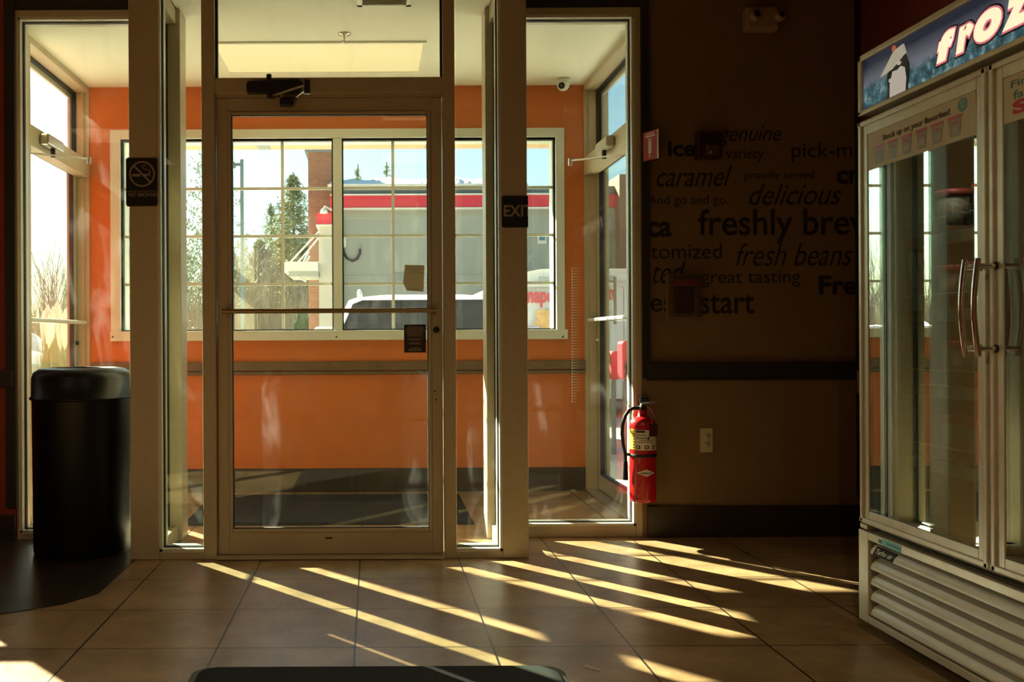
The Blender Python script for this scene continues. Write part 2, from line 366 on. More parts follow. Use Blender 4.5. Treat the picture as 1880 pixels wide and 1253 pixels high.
# left room window (outside the frame, lets the sun in at the lower left)
w9 = sgroup('window_9'); g = MB()
for (a, b_, c, d) in ((wwx0, wwx1, wwz0, wwz0+.05), (wwx0, wwx1, wwz1-.05, wwz1), (wwx0, wwx0+.05, wwz0, wwz1), (wwx1-.05, wwx1, wwz0, wwz1), (wwx0, wwx1, 1.285, 1.335), (-3.56, -3.50, wwz0, wwz1)):
    g.box(a, b_, P1+.02, P1+.12, c, d, 'frame_paint')
g.build('window_frame', w9); MB().box(wwx0+.05, wwx1-.05, P1+.06, P1+.068, wwz0+.05, wwz1-.05, 'glass_ext').build('pane', w9)
# ------------------------------------------------------------------ glazing helper: a frame in plane Y with bead + gasket
def glazed(name, x0, x1, z0, z1, y, bead_sides='LRTB', fr=None, depth=.115, glassmat='glass_in', gx=0.0):
    """x0..z1 = daylight opening; fr=(l,r,t,b) widths of the surrounding frame"""
    root = sgroup(name)
    if fr:
        l, r_, tp, bt = fr; g = MB()
        if l: g.box(x0-l, x0, y, y+depth, z0-bt, z1+tp, 'frame_paint', .003)
        if r_: g.box(x1, x1+r_, y, y+depth, z0-bt, z1+tp, 'frame_paint', .003)
        if tp: g.box(x0, x1, y, y+depth, z1, z1+tp, 'frame_paint', .003)
        if bt: g.box(x0, x1, y, y+depth, z0-bt, z0, 'frame_paint', .003)
        g.build('window_frame', root)
    bd = MB(); w = .011; yb = y+.012
    gk = MB(); w2 = .019; yg = y+.03
    def ring(mb, w, ya, yb_, m, ins):
        if 'L' in bead_sides: mb.box(x0+ins, x0+ins+w, ya, yb_, z0+ins, z1-ins, m)
        if 'R' in bead_sides: mb.box(x1-ins-w, x1-ins, ya, yb_, z0+ins, z1-ins, m)
        if 'T' in bead_sides: mb.box(x0+ins, x1-ins, ya, yb_, z1-ins-w, z1-ins, m)
        if 'B' in bead_sides: mb.box(x0+ins, x1-ins, ya, yb_, z0+ins, z0+ins+w, m)
    ring(bd, .012, y+.004, y+.040, 'bead', 0); ring(bd, .012, y+.062, y+.10, 'bead', .006)
    ring(gk, .017, y+.040, y+.051, 'gasket', 0)
    bd.build('bead', root); gk.build('gasket', root)
    MB().box(x0+.012, x1-.012, y+.052, y+.058, z0+.012, z1-.012, glassmat).build('pane', root)
    return root
# front plane: posts, jambs, header
xpl0, xpl1 = X0(238, 600), X0(290.5, 600); xpr0, xpr1 = X0(921.5, 600), X0(969, 600)
xjl0, xjl1 = X0(371.5, 600), X0(396, 600); xjr0, xjr1 = X0(815, 600), X0(837, 600)
ZTOP = 2.70
post = lambda n, x0, x1, y0, y1, z0, z1: struct(MB().box(x0, x1, y0, y1, z0, z1, 'frame_paint', .004).build(n))
post('trim_6', xpl0, xpl1, P0, P0+.15, 0, ZTOP); post('trim_7', xpr0, xpr1, P0, P0+.15, 0, ZTOP)
post('trim_8', xjl0, xjl1, P0, P0+.12, 0, ZTOP); post('trim_9', xjr0, xjr1, P0, P0+.12, 0, ZTOP)
zh0, zh1 = Z0(168, 600), Z0(141.5, 600)
h = MB().box(xjl1, xjr0, P0+.004, P0+.12, Z0(170, 600), zh1, 'frame_paint', .003).box(xjl1, xjr0, P0+.025, P0+.12, Z0(176, 600), Z0(170, 600), 'frame_paint')
struct(h.build('trim_10'))
struct(MB().prism([(xjl1-.0, P0-.02, .004), (xjl1, P0, .016), (xjl1, P0+.12, .016), (xjl1, P0+.12, .004)], (xjr0-xjl1, 0, 0), 'frame_paint').build('trim_11'))
# sidelites
zb0 = Z0(1014, 330)
glazed('window_2', xpl1, xjl0, zb0, ZTOP-.02, P0+.002, 'LTB', fr=None)
struct(MB().box(xpl1, xjl0, P0+.002, P0+.12, 0, zb0, 'frame_paint', .003).build('trim_12'))
glazed('window_4', xjr1, xpr0, Z0(1013, 880), ZTOP-.02, P0+.002, 'RTB', fr=None)
struct(MB().box(xjr1, xpr0, P0+.002, P0+.12, 0, Z0(1013, 880), 'frame_paint', .003).build('trim_13'))
# transom over the door
glazed('window_3', xjl1, xjr0, zh1, ZTOP-.02, P0+.01, '', fr=None)
struct(MB().box(xjl1, xjl1+.010, P0+.03, P0+.06, zh1, ZTOP, 'gasket').box(xjr0-.010, xjr0, P0+.03, P0+.06, zh1, ZTOP, 'gasket').build('trim_14'))
# inner door
dx0, dx1 = xjl1+.004, xjr0-.004; dz0, dz1 = .0185, Z0(177, 600)
gx0, gx1, gz0, gz1 = X0(424.5, 600), X0(787, 600), Z0(973, 600), Z0(208, 600); dy0, dy1 = P0+.03, P0+.075
d1 = sgroup('door_1'); d1['label'] = 'bronze aluminium glass door in the middle of the glazed screen'
b1x0, b1x1, b1z0, b1z1 = X0(418, 600), X0(793, 600), Z0(980, 600), Z0(202, 600)
g = MB(); g.box(dx0, b1x0, dy0, dy1, dz0, dz1, 'frame_paint', .003).box(b1x1, dx1, dy0, dy1, dz0, dz1, 'frame_paint', .003)
g.box(b1x0, b1x1, dy0, dy1, b1z1, dz1, 'frame_paint').box(b1x0, b1x1, dy0, dy1, dz0, b1z0, 'frame_paint')
g.build('door_frame', d1)
g = MB(); s_ = .012
for (a, b_, c, d) in ((b1x0, gx0, b1z0, b1z1), (gx1, b1x1, b1z0, b1z1)): g.box(a, b_, dy0-.006, dy1-.01, c, d, 'frame_paint', .003)
g.box(gx0, gx1, dy0-.006, dy1-.01, gz1, b1z1, 'frame_paint', .003).box(gx0, gx1, dy0-.006, dy1-.01, b1z0, gz0, 'frame_paint', .003)
g.build('glazing_bead', d1)
g = MB()
for (a, b_, c, d) in ((gx0, gx0+.004, gz0, gz1), (gx1-.004, gx1, gz0, gz1), (gx0, gx1, gz0, gz0+.004), (gx0, gx1, gz1-.004, gz1)): g.box(a, b_, dy0+.0, dy0+.018, c, d, 'gasket')
g.build('gasket', d1)
MB().box(gx0, gx1, dy0+.018, dy0+.024, gz0, gz1, 'glass_in').build('pane', d1)
zpb = Z0(571, 600)
g = MB().tube([(X0(408), dy0-.035, zpb), (X0(800), dy0-.035, zpb)], .0115, 'brass', 14)
for x in (X0(412), X0(797)): g.tube([(x, dy0-.035, zpb), (x, dy0+.002, zpb)], .009, 'brass', 10)
g.build('push_bar', d1)
MB().lathe([(.0, -.016), (.010, -.016), (.015, -.008), (.015, .006)], (X0(801.5, 606), dy0-.004, Z0(606, 801)), 'closer_dark', 20, 'Y').build('lock_cylinder', d1)
g = MB()
for (px, py) in ((799, 575), (801, 735), (799, 719)): g.lathe([(.0, -.003), (.004, -.003), (.004, .002)], (X0(px), dy0, Z0(py, px)), 'closer_dark', 10, 'Y')
g.box(X0(595), X0(608), dy0-.001, dy0+.002, Z0(992), Z0(989), 'ink'); g.build('screw', d1)
# overhead closer on the inner door
dc = thing('door_closer', 'black hydraulic closer with silver arms above the middle glass door', 'door closer', (X0(500), P0, Z0(160)))
bm_ = []
def pr(px, py, y=P0-.045): q = P(px, py, y); return (q[0], y, q[1])
MB().prism([pr(455, 149), pr(548, 145), pr(556, 152), pr(548, 168), pr(453, 169), pr(452, 156)], (0, .049, 0), 'closer_dark').build('body', dc)
MB().lathe([(.012, 0), (.012, .02)], (X0(497), P0-.02, Z0(146)), 'closer_dark', 12, 'Z').build('adjusting_screw', dc)
MB().lathe([(.016, -.035), (.016, .0)], (X0(500), P0-.03, Z0(168)), 'closer_dark', 14, 'Z').build('spindle', dc)
MB().tube([pr(500, 176, P0-.05), pr(564, 155, P0-.16)], .005, 'steel', 8).tube([pr(500, 178, P0-.045), pr(512, 174, P0-.06)], .010, 'closer_dark', 8).build('arm', dc)
MB().tube([pr(561, 165, P0-.16), pr(543, 179, P0-.05)], .005, 'steel', 8).lathe([(.014, -.03), (.014, .03)], pr(564, 160, P0-.16), 'closer_dark', 12, 'Z').build('arm', dc)
MB().box(X0(516), X0(541), P0-.012, dy0, Z0(193), Z0(180), 'closer_dark', .004).tube([pr(543, 180, P0-.05), pr(528, 186, P0+.01)], .008, 'closer_dark', 8).build('foot', dc)
# notices on the door glass
yg = dy0+.018
no = MB().prism([(P(744, 485, P0)[0], yg-.0008, Z0(485, 744)), (X0(781), yg-.0008, Z0(486, 781)), (X0(779), yg-.0008, Z0(535, 779)), (X0(748), yg-.0008, Z0(533, 748)), (X0(741), yg-.0008, Z0(519, 741))], (0, .0006, 0), 'kraft')
for i, (y, a, b_) in enumerate(((488.5, 747, 778), (491, 747, 777), (494, 747, 779), (497, 754, 771), (500, 745, 779))): no.box(X0(a), X0(b_), yg-.0012, yg-.0008, Z0(y+.5), Z0(y), 'ink')
no.box(X0(749), X0(771), yg-.0012, yg-.0008, Z0(531), Z0(530.4), 'ink')
tag(no.build('paper_notice'), 'tan paper notice with clipped lower corner taped on door glass above the push bar', 'notice')
no = MB().box(X0(742.5, 620), X0(783, 620), yg-.0010, yg-.0002, Z0(648, 760), Z0(596, 760), 'ink')
y = 600; ROW = [(4, 0), (1, 1), (2, 0), (0, 0), (3, 1), (1, 0), (4, 2), (2, 0), (None, 0), (3, 0), (6, 1), (None, 0), (8, 1), (7, 0), (None, 0), (None, 0), (9, 0), (6, 0), (5, 1)]
for k, (i1, i2) in enumerate(ROW):
    yy = 600+k*2.45
    if i1 is None: continue
    no.box(X0(745+i1), X0(781-i1-i2), yg-.0016, yg-.0010, Z0(yy+1.15), Z0(yy), 'sign_print')
tag(no.build('door_notice'), 'small black notice with lines of white print on door glass below the push bar', 'notice')
# ------------------------------------------------------------------ returns and corner posts
def ret(n, xa, xb, sx, bn):
    YC = 4.90; ia, ib = (xa, xb+.022) if sx > 0 else (xa-.022, xb)
    post(bn, ia, ib, YC, P1+.12, 0, ZTOP)
    r = sgroup(n); xm = (xb-.052) if sx > 0 else (xa+.028); g = MB()
    g.box(xa, xb, P0+.15, YC, 0, .075, 'frame_paint', .003).box(xa, xb, P0+.15, YC, ZTOP-.08, ZTOP, 'frame_paint', .003)
    g.build('window_frame', r)
    g = MB()
    g.box(xm-.011, xm+.011, YC-.008, YC, .075, ZTOP-.08, 'gasket').box(xm-.011, xm+.011, P0+.15, YC-.008, .075, .083, 'gasket')
    g.build('gasket', r); MB().box(xm-.003, xm+.003, P0+.15, YC-.008, .083, ZTOP-.08, 'glass_in').build('pane', r)
ret('window_6', xpl0, xpl1, 1, 'trim_15'); ret('window_7', xpr0, xpr1, -1, 'trim_16')
# side windows in plane P1
xw0, xw1 = X1(34, 500), xpl0; xv0, xv1 = xpr1, X1(1166, 500)
zwb = Z1(979, 100); zvb = Z1(966.5, 1100); zwt = Z1(31, 140); zvt = Z1(27, 1060)
glazed('window_1', xw0, xw1, zwb, zwt, P1+.0, 'LRTB', fr=(xw0-xa, 0, ZT1+.035-zwt, zwb))
glazed('window_5', xv0, xv1, zvb, zvt, P1+.0, 'LRTB', fr=(0, X1(1178, 500)-xv1, ZT1+.035-zvt, zvb))
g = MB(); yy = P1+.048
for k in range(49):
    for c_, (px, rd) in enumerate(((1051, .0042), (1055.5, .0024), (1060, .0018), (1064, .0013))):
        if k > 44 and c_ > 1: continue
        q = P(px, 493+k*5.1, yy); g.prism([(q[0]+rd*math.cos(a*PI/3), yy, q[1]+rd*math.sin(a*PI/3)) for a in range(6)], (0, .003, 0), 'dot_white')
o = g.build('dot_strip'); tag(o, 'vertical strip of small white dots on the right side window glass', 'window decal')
# ------------------------------------------------------------------ vestibule shell
wx0, wx1, wz0, wz1 = X2(222, 420), X2(1020, 420), Z2(607, 620), Z2(254, 620)
g = MB(); TW = .17
g.box(XL, wx0, P2, P2+TW, 0, ZC+.2, 'orange').box(wx1, XR, P2, P2+TW, 0, ZC+.2, 'orange').box(wx0, wx1, P2, P2+TW, 0, wz0, 'orange').box(wx0, wx1, P2, P2+TW, wz1, ZC+.2, 'orange')
struct(g.build('wall_back'))
struct(MB().box(XL-.125, XR+.165, P2+TW, P2+TW+.02, 0-.2, wz0, 'ext_beige').box(XL-.125, XL, P2, P2+TW+.02, 0, ZC+.2, 'ext_beige').box(XR, XR+.165, P2, P2+TW+.02, 0, ZC+.2, 'ext_beige').build('wall_back'))
g = MB().box(XL-.1, XR+.1, P0+.13, P2, ZC, ZC+.2, 'white_ceiling'); 
g = MB().box(xpl1, xpr0, P0+.12, P1+.15, ZC-.006, ZC+.15, 'white_ceiling').box(XL, XR, P1+.15, P2, ZC-.006, ZC+.15, 'white_ceiling')
struct(g.build('ceiling'))
struct(MB().box(-1.65, 1.46, P2+TW, 7.35, 2.463, 2.90, 'soffit').box(-2.1, 1.6, P0+.15, P2+TW, ZC+.16, ZC+.26, 'trim_light').build('roof'))
struct(MB().box(-1.67, 1.48, 7.35, 7.37, 2.465, 2.95, 'metal_red').box(1.46, 1.48, P2+TW, 7.35, 2.465, 2.95, 'metal_red').box(-.86, -.77, P2+TW, 7.35, 2.459, 2.463, 'parapet').box(.40, .49, P2+TW, 7.35, 2.459, 2.463, 'parapet').box(1.36, 1.46, P2+TW, 7.35, 2.459, 2.463, 'parapet').build('trim_17'))
struct(MB().box(XL, XR, P2-.014, P2, 0, Z2(860, 640), 'base_tile', .003).build('baseboard_back'))
g = MB()
for px in (560, 645, 731, 930, 1025, 300): g.box(X2(px)-.0015, X2(px)+.0015, P2-.0155, P2-.0135, 0, Z2(860, 640)-.002, 'rail_wood')
struct(g.build('trim_18'))
struct(MB().box(XL+.012, XR, P2-.030, P2, Z2(680), Z2(663.5), 'rail_wood', .003).box(XL+.012, XR, P2-.022, P2, Z2(688), Z2(681.3), 'rail_wood', .003).build('trim_19'))
# right and left entrance doors in the side walls of the vestibule
def side_door(n, X, sgn, mirror):
    """sgn: +1 wall to the right. inner face at X"""
    xi, xo = (X, X+sgn*.125)
    yA, yB = 5.08, 6.44         # overall frame
    yd0, yd1 = (5.12 if sgn > 0 else 5.335), 6.425
    fr = MB(); bx = lambda mb, y0, y1, z0, z1, m='frame_paint', i=0.0, o=None: mb.box(xi+sgn*i, (xo if o is None else xi+sgn*o), y0, y1, z0, z1, m)
    bx(fr, yA-.02, yd0, 0, ZC); bx(fr, yd1+.004, yB, 0, ZC); bx(fr, yd1-.012, yd1+.004, 0, ZC, 'frame_paint', .03, .075); bx(fr, yd0, yd1, 2.10, 2.215, 'frame_paint', 0, .078); bx(fr, yd0, yd1, 2.145, 2.215, 'frame_paint', .078, .125); bx(fr, yd0, yd1, 2.665, ZC); bx(fr, P1+.11, yA, 0, ZC)
    fr.build('window_frame', n)
    ga = MB()
    for (a, b_, c, d) in ((yd0, yd0+.014, 2.215, 2.665), (yd1-.014, yd1, 2.215, 2.665), (yd0, yd1, 2.651, 2.665), (yd0, yd1, 2.215, 2.225)): bx(ga, a, b_, c, d, 'gasket', .085, .115)
    ga.build('gasket', n); g = MB(); bx(g, yd0, yd1, 2.215, 2.665, 'glass_ext', .100, .106); g.build('pane', n)
    ga = MB()
    for (a, b_, c, d) in ((yd0+.016, yd0+.05, 2.225, 2.65), (yd1-.05, yd1-.016, 2.225, 2.65), (yd0+.05, yd1-.05, 2.62, 2.65), (yd0+.05, yd1-.05, 2.227, 2.25)): bx(ga, a, b_, c, d, 'bead', .108, .125)
    ga.build('bead', n)
    return yd0, yd1
def door_leaf(root, X, sgn, yd0, yd1, ystf):
    bx = lambda mb, y0, y1, z0, z1, m='frame_paint', i=.080, o=.122: mb.box(X+sgn*i, X+sgn*o, y0, y1, z0, z1, m)
    a, b_ = yd0+.006, yd1-.006; ZG = 2.12; ZB = .115; gw = .012 if sgn > 0 else .004
    g = MB(); bx(g, a, a+.09, .018, 2.14); bx(g, b_-ystf, b_, .018, 2.14); bx(g, a+.09, b_-ystf, .018, ZB); bx(g, a+.09, b_-ystf, ZG, 2.14)
    g.build('door_frame', root)
    g = MB(); bx(g, a+.09, a+.10, ZB, ZG, 'gasket', .078, .106); bx(g, b_-ystf-gw, b_-ystf, ZB, ZG, 'gasket', .078, .106); bx(g, a+.09, b_-ystf, ZG-.008, ZG, 'gasket', .078, .106); bx(g, a+.09, b_-ystf, ZB, ZB+.008, 'gasket', .078, .106)
    g.build('gasket', root)
    g = MB(); bx(g, a+.09, b_-ystf, ZB, ZG, 'glass_ext', .098, .104); g.build('pane', root)
    z = 1.135; g = MB(); xb = X+sgn*.02
    g.tube([(xb, a+.03, z), (xb, b_-.02, z)], .012, 'white_paint', 12)
    for y in (a+.05, b_-.05): g.tube([(xb, y, z), (X+sgn*.085, y, z)], .010, 'white_paint', 8)
    g.build('push_bar', root)
    MB().lathe([(.0, -.012*sgn), (.013, -.012*sgn), (.016, .03*sgn)], (X+sgn*.075, b_-.03, 1.0), 'closer_dark' if sgn < 0 else 'steel', 14, 'X').build('lock_cylinder', root)
    if sgn < 0: return
    g = MB().tube([(X+sgn*.17, b_-.12, z-.03), (X+sgn*.17, b_-.12, z+.28)], .012, 'white_paint', 10)
    g.tube([(X+sgn*.17, b_-.12, z), (X+sgn*.115, b_-.12, z)], .008, 'white_paint', 8).tube([(X+sgn*.17, b_-.12, z+.25), (X+sgn*.115, b_-.12, z+.25)], .008, 'white_paint', 8); g.build('door_handle', root)
d3f = sgroup('window_10'); y0_, y1_ = side_door(d3f, XR, 1, False); d3 = sgroup('door_3'); door_leaf(d3, XR, 1, y0_, y1_, .075)
d2f = sgroup('window_11'); y0_, y1_ = side_door(d2f, XL, -1, True); d2 = sgroup('door_2'); door_leaf(d2, XL, -1, y0_, y1_, .075)
struct(MB().box(XR-.01, XR+.12, 5.1, 6.42, 0, .012, 'steel').build('trim_20')); struct(MB().box(XL-.12, XL+.01, 5.1, 6.42, 0, .012, 'steel').build('trim_21'))
# closers on the entrance doors
def side_closer(lab, X, sgn, yc, pts):
    c = thing('door_closer', lab, 'door closer', (X, yc, 2.16))
    MB().box(X-sgn*.055, X-sgn*.001, yc-.15, yc+.13, 2.130, 2.195, 'steel' if sgn < 0 else 'pilaster', .012).build('body', c)
    MB().lathe([(.014, -.05), (.014, 0)], (X-sgn*.035, yc-.02, 2.13), 'closer_dark', 12, 'Z').build('spindle', c)
    e = (X-sgn*.22, yc+.06, 2.085)
    MB().tube([(X-sgn*.035, yc-.02, 2.09), e], .007, 'steel', 8).build('arm', c)
    MB().tube([e, (X+sgn*.07, yc-.28, 2.062)], .005, 'steel', 8).lathe([(.012, -.03), (.012, .012)], e, 'steel', 12, 'Z').build('arm', c)
    MB().box(X+sgn*.05, X+sgn*.08, yc-.31, yc-.25, 2.045, 2.075, 'steel', .004).build('foot', c)
side_closer('grey closer with folded arms above the right entrance door', XR, 1, 5.75, None)
side_closer('pale closer with folded arms above the left entrance door', XL, -1, 5.62, None)
# ------------------------------------------------------------------ far window
w8 = sgroup('window_8'); zt8, zb8 = wz1, wz0
cas = MB(); zc0, zc1 = Z2(625, 620), Z2(238, 620); xc0, xc1 = X2(204, 420), X2(1035.5, 420)
cas.box(xc0, wx0, P2-.022, P2+.02, zc0, zc1, 'white_paint', .003).box(wx1, xc1, P2-.022, P2+.02, zc0, zc1, 'white_paint', .003).box(wx0, wx1, P2-.022, P2+.02, wz1, zc1, 'white_paint')
cas.build('casing', w8)
s = MB().box(xc0-.004, X2(1041, 615), P2-.028, P2+.02, zc0, wz0, 'white_paint', .003)
for px in (209, 618, 1032): s.lathe([(.0, -.031), (.006, -.031), (.006, -.02)], (X2(px, 620), P2, Z2(619, px)), 'ink', 10, 'Y')
s.build('window_sill', w8)
units = [(222, 408), (424, 612), (628, 816), (832, 1020)]
fr = MB(); mn = MB(); pn = MB(); gk = MB()
for i, (a, b_) in enumerate(units):
    xa_, xb_ = X2(a, 430), X2(b_, 430); w = .018; y0 = P2+.03
    for (c0, c1, e0, e1) in ((xa_, xa_+.010, wz0, wz1), (xb_-.010, xb_, wz0, wz1), (xa_, xb_, wz0, wz0+.008), (xa_, xb_, wz1-.012, wz1)): gk.box(c0, c1, y0-.01, y0+.03, e0, e1, 'gasket')
    xm = (xa_+xb_)/2
    mn.box(xm-.010, xm+.010, y0+.008, y0+.018, wz0, wz1, 'white_paint')
    for py in (344, 432, 520.5): mn.box(xa_, xb_, y0+.006, y0+.016, Z2(py+2.6), Z2(py-2.6), 'white_paint')
    pn.box(xa_, xb_, y0+.022, y0+.028, wz0, wz1, 'glass_ext')
    if i == 0:
        for c_ in ((wx0-.001, wx0+.006, wz0, wz1), (wx1-.006, wx1+.001, wz0, wz1), (wx0, wx1, wz0-.001, wz0+.006), (wx0, wx1, wz1-.006, wz1+.001)): fr.box(c_[0], c_[1], P2+.02, P2+TW+.02, c_[2], c_[3], 'white_paint')
    if i < 3: fr.box(xb_, X2(units[i+1][0], 430), P2-.015, P2+.09, wz0, wz1, 'white_paint')
fr.build('mullion', w8); mn.build('muntin', w8); gk.build('gasket', w8); pn.build('pane', w8)
# ------------------------------------------------------------------ vestibule ceiling fittings
cl = thing('ceiling_light', 'large rectangular ceiling light panel glowing warm yellow', 'ceiling light', (-.3, 5.78, ZC))
x0, x1, y0, y1 = -.893, .292, 5.485, 6.07
MB().box(x0, x1, y0, y1, ZC-.012, ZC-.006, 'lamp_panel').build('diffuser', cl)
g = MB()
for (a, b_, c, d) in ((x0-.02, x0, y0-.02, y1+.02), (x1, x1+.02, y0-.02, y1+.02), (x0, x1, y0-.02, y0), (x0, x1, y1, y1+.02)): g.box(a, b_, c, d, ZC-.016, ZC-.006, 'white_ceiling')
g.build('frame', cl)
zc = ZC-.006
sp_ = thing('fire_sprinkler', 'small chrome sprinkler head on the vestibule ceiling before the light panel', 'sprinkler', (-.15, 5.33, zc))
MB().lathe([(.0, 0), (.036, 0), (.034, -.006), (.012, -.012), (.010, -.02)], (-.15, 5.33, zc), 'steel', 24).build('escutcheon', sp_)
MB().tube([(-.15, 5.33, zc-.01), (-.15, 5.33, zc-.05)], .005, 'steel', 8).build('body', sp_)
MB().lathe([(.0, 0), (.015, 0), (.015, -.003), (0, -.003)], (-.15, 5.33, zc-.048), 'steel', 16).build('deflector', sp_)
v = thing('ceiling_vent', 'white square air vent at the front of the vestibule ceiling', 'vent', (.065, 4.75, zc))
g = MB(); vx0, vx1, vy0, vy1 = -.07, .20, 4.64, 4.875
for (a, b_, c, d) in ((vx0, vx0+.025, vy0, vy1), (vx1-.025, vx1, vy0, vy1), (vx0, vx1, vy0, vy0+.025), (vx0, vx1, vy1-.025, vy1)): g.box(a, b_, c, d, zc-.01, zc, 'white_paint')
g.build('frame', v); g = MB()
for k in range(9): y = vy0+.03+k*.021; g.hexa([(vx0+.02, y, zc-.008), (vx1-.02, y, zc-.008), (vx1-.02, y+.012, zc-.002), (vx0+.02, y+.012, zc-.002), (vx0+.02, y, zc-.006), (vx1-.02, y, zc-.006), (vx1-.02, y+.012, zc), (vx0+.02, y+.012, zc)], 'louver')
g.build('slats', v)
cx_, cy_, cz_ = 352*6.28/F, 6.28, zc
sc = thing('security_camera', 'small white dome security camera at the right corner of the vestibule ceiling', 'camera', (cx_, cy_, cz_))
MB().lathe([(.0, 0), (.043, 0), (.043, -.022), (.038, -.03)], (cx_, cy_, cz_), 'white_paint', 28).build('base', sc)
ball = MB().lathe([(.04*math.sin(a*PI/12), -.04*math.cos(a*PI/12)) for a in range(13)], (cx_-.004, cy_-.008, cz_-.042), 'white_paint', 24); ball.build('housing', sc)
g = MB(); d = Vector((-.45, -.85, -.35)).normalized(); c0 = Vector((cx_-.004, cy_-.008, cz_-.042))
g.tube([c0+d*.030, c0+d*.0405], .021, 'black_plastic', 20).tube([c0+d*.040, c0+d*.0425], .009, 'chrome', 14); g.build('lens', sc)
# ------------------------------------------------------------------ mats
def mat_thing(name, x0, x1, y0, y1, h, m, label, rad=.03, border=None):
    pts = []
    for (cx, cy, a0) in ((x1-rad, y1-rad, 0), (x0+rad, y1-rad, 90), (x0+rad, y0+rad, 180), (x1-rad, y0+rad, 270)):
        for k in range(7): a = math.radians(a0+k*15); pts.append((cx+rad*math.cos(a), cy+rad*math.sin(a), 0.0005))
    root = thing(name, label, 'mat', ((x0+x1)/2, (y0+y1)/2, 0))
    c = Vector(((x0+x1)/2, (y0+y1)/2, 0))
    MB().prism(pts, (0, 0, .005), border or m).build('border', root)
    inner = [tuple(c+(Vector(p)-c)*Vector(((x1-x0-.045)/(x1-x0), (y1-y0-.045)/(y1-y0), 1)).x if False else Vector((c.x+(p[0]-c.x)*(x1-x0-.05)/(x1-x0), c.y+(p[1]-c.y)*(y1-y0-.05)/(y1-y0), 0.0035))) for p in pts]
    MB().prism(inner, (0, 0, h), m).build('pile', root)
    return root
mat('mat_edge', (.05, .045, .03), .6)
mat_thing('floor_mat', X0(355)*2.985/P0, .575, 1.6, 2.985, .012, 'mat_black', 'thick black entrance mat at the bottom of the view on the tiles', .06, 'mat_edge')
mat_thing('floor_mat', -1.05, .55, 5.28, 6.30, .006, 'mat_vest', 'thin dark mat on the vestibule floor behind the glass door', .01)
sc_ = MB().prism([(.648, 2.985, .0008), (.655, 3.01, .0008), (.69, 2.965, .0008), (.688, 2.95, .0008)], (0, 0, .001), 'paper')
tag(sc_.build('paper_scrap'), 'tiny pale paper scrap on the floor right of the black mat', 'litter')
# ------------------------------------------------------------------ trash can
tc_ = thing('trash_can', 'tall round black plastic trash can left of the glass door', 'trash can', (-1.405, 4.665, 0))
c = (-1.405, 4.665, 0); r_ = .233
MB().lathe([(r_-.012, .004), (r_-.006, .02), (r_, .735), (r_+.002, .74), (r_-.01, .74), (r_-.02, .02), (0, .02)], c, 'black_plastic', 64).build('body', tc_)
MB().lathe([(r_+.004, .735), (r_+.010, .738), (r_+.010, .748), (r_+.003, .752), (r_+.001, .84), (r_-.008, .865), (r_-.035, .882), (.165, .888), (.150, .884), (.140, .862), (.138, .80)], c, 'black_plastic', 64).build('lid', tc_)
# ------------------------------------------------------------------ signs on the posts
def rounded(x0, x1, z0, z1, rad, y):
    pts = []
    for (cx, cz, a0) in ((x1-rad, z1-rad, 0), (x0+rad, z1-rad, 90), (x0+rad, z0+rad, 180), (x1-rad, z0+rad, 270)):
        for k in range(6): a = math.radians(a0+k*18); pts.append((cx+rad*math.cos(a), y, cz+rad*math.sin(a)))
    return pts
sg = thing('no_smoking_sign', 'black no smoking sign on the left post', 'sign', (X0(261), P0, Z0(335, 261)))
sx0, sx1, sz0, sz1 = X0(231.5, 335), X0(291, 335), Z0(380, 261), Z0(289.5, 261)
MB().prism(rounded(sx0, sx1, sz0, sz1, .013, P0-.005), (0, .0045, 0), 'sign_print').prism(rounded(sx0+.003, sx1-.003, sz0+.003, sz1-.003, .011, P0-.0055), (0, .004, 0), 'black_sign').build('plate', sg)
g = MB(); yf = P0-.0062
ccx, ccz, ro = X0(261.3, 320), Z0(320, 261), 23.6/396.9; ri = ro-.0075
N = 48
vs = [(ccx+ro*math.cos(2*PI*k/N), yf, ccz+ro*math.sin(2*PI*k/N)) for k in range(N)]+[(ccx+ri*math.cos(2*PI*k/N), yf, ccz+ri*math.sin(2*PI*k/N)) for k in range(N)]
vs += [(a, yf+.0008, b_) for (a, _, b_) in vs]
g.poly(vs, [(k, (k+1) % N, N+(k+1) % N, N+k) for k in range(N)]+[(k, 2*N+k, 2*N+(k+1) % N, (k+1) % N) for k in range(N)]+[(N+k, N+(k+1) % N, 3*N+(k+1) % N, 3*N+k) for k in range(N)], 'sign_print')
def bar(a, b_, w, yy=yf):
    a = Vector((a[0], yy, a[1])); b_ = Vector((b_[0], yy, b_[1])); n_ = (b_-a).normalized(); q = Vector((-n_.z, 0, n_.x))*w/2
    g.prism([a+q, b_+q, b_-q, a-q], (0, .0008, 0), 'sign_print')
q = ro*.70; bar((ccx-q, ccz+q), (ccx+q, ccz-q), .008, yf-.0004)
m_ = 1/396.9
def S(px, py): return P(px, py, P0)
bar(S(243, 322.3), S(258.5, 322.3), .012); bar(S(262, 322), S(271, 322), .010); 
for x in (273, 275.3): bar(S(x, 324), S(x, 317), .003)
g2 = [S(276.5, 318), S(276, 314), S(273.5, 312.5), S(268, 312.5), S(266, 310.5), S(263, 309.5), S(261, 307), S(262.5, 304), S(266, 304), S(268.5, 306)]
for a, b_ in zip(g2, g2[1:]): bar(a, b_, .0028)
bar(S(234, 352.3), S(289, 351.2), .002)
put_text(g, 'NO SMOKING', lambda u, w: (S(235.5+u*53, 0)[0], yf+.0008, Z0(361.5-w*7.2, 261)), 'sign_print', (0, -.0008, 0), offset=.004)
g.build('lettering', sg)
sg = thing('exit_sign', 'black exit sign with its right edge cut off on the right post', 'sign', (X0(945), P0, Z0(390, 945)))
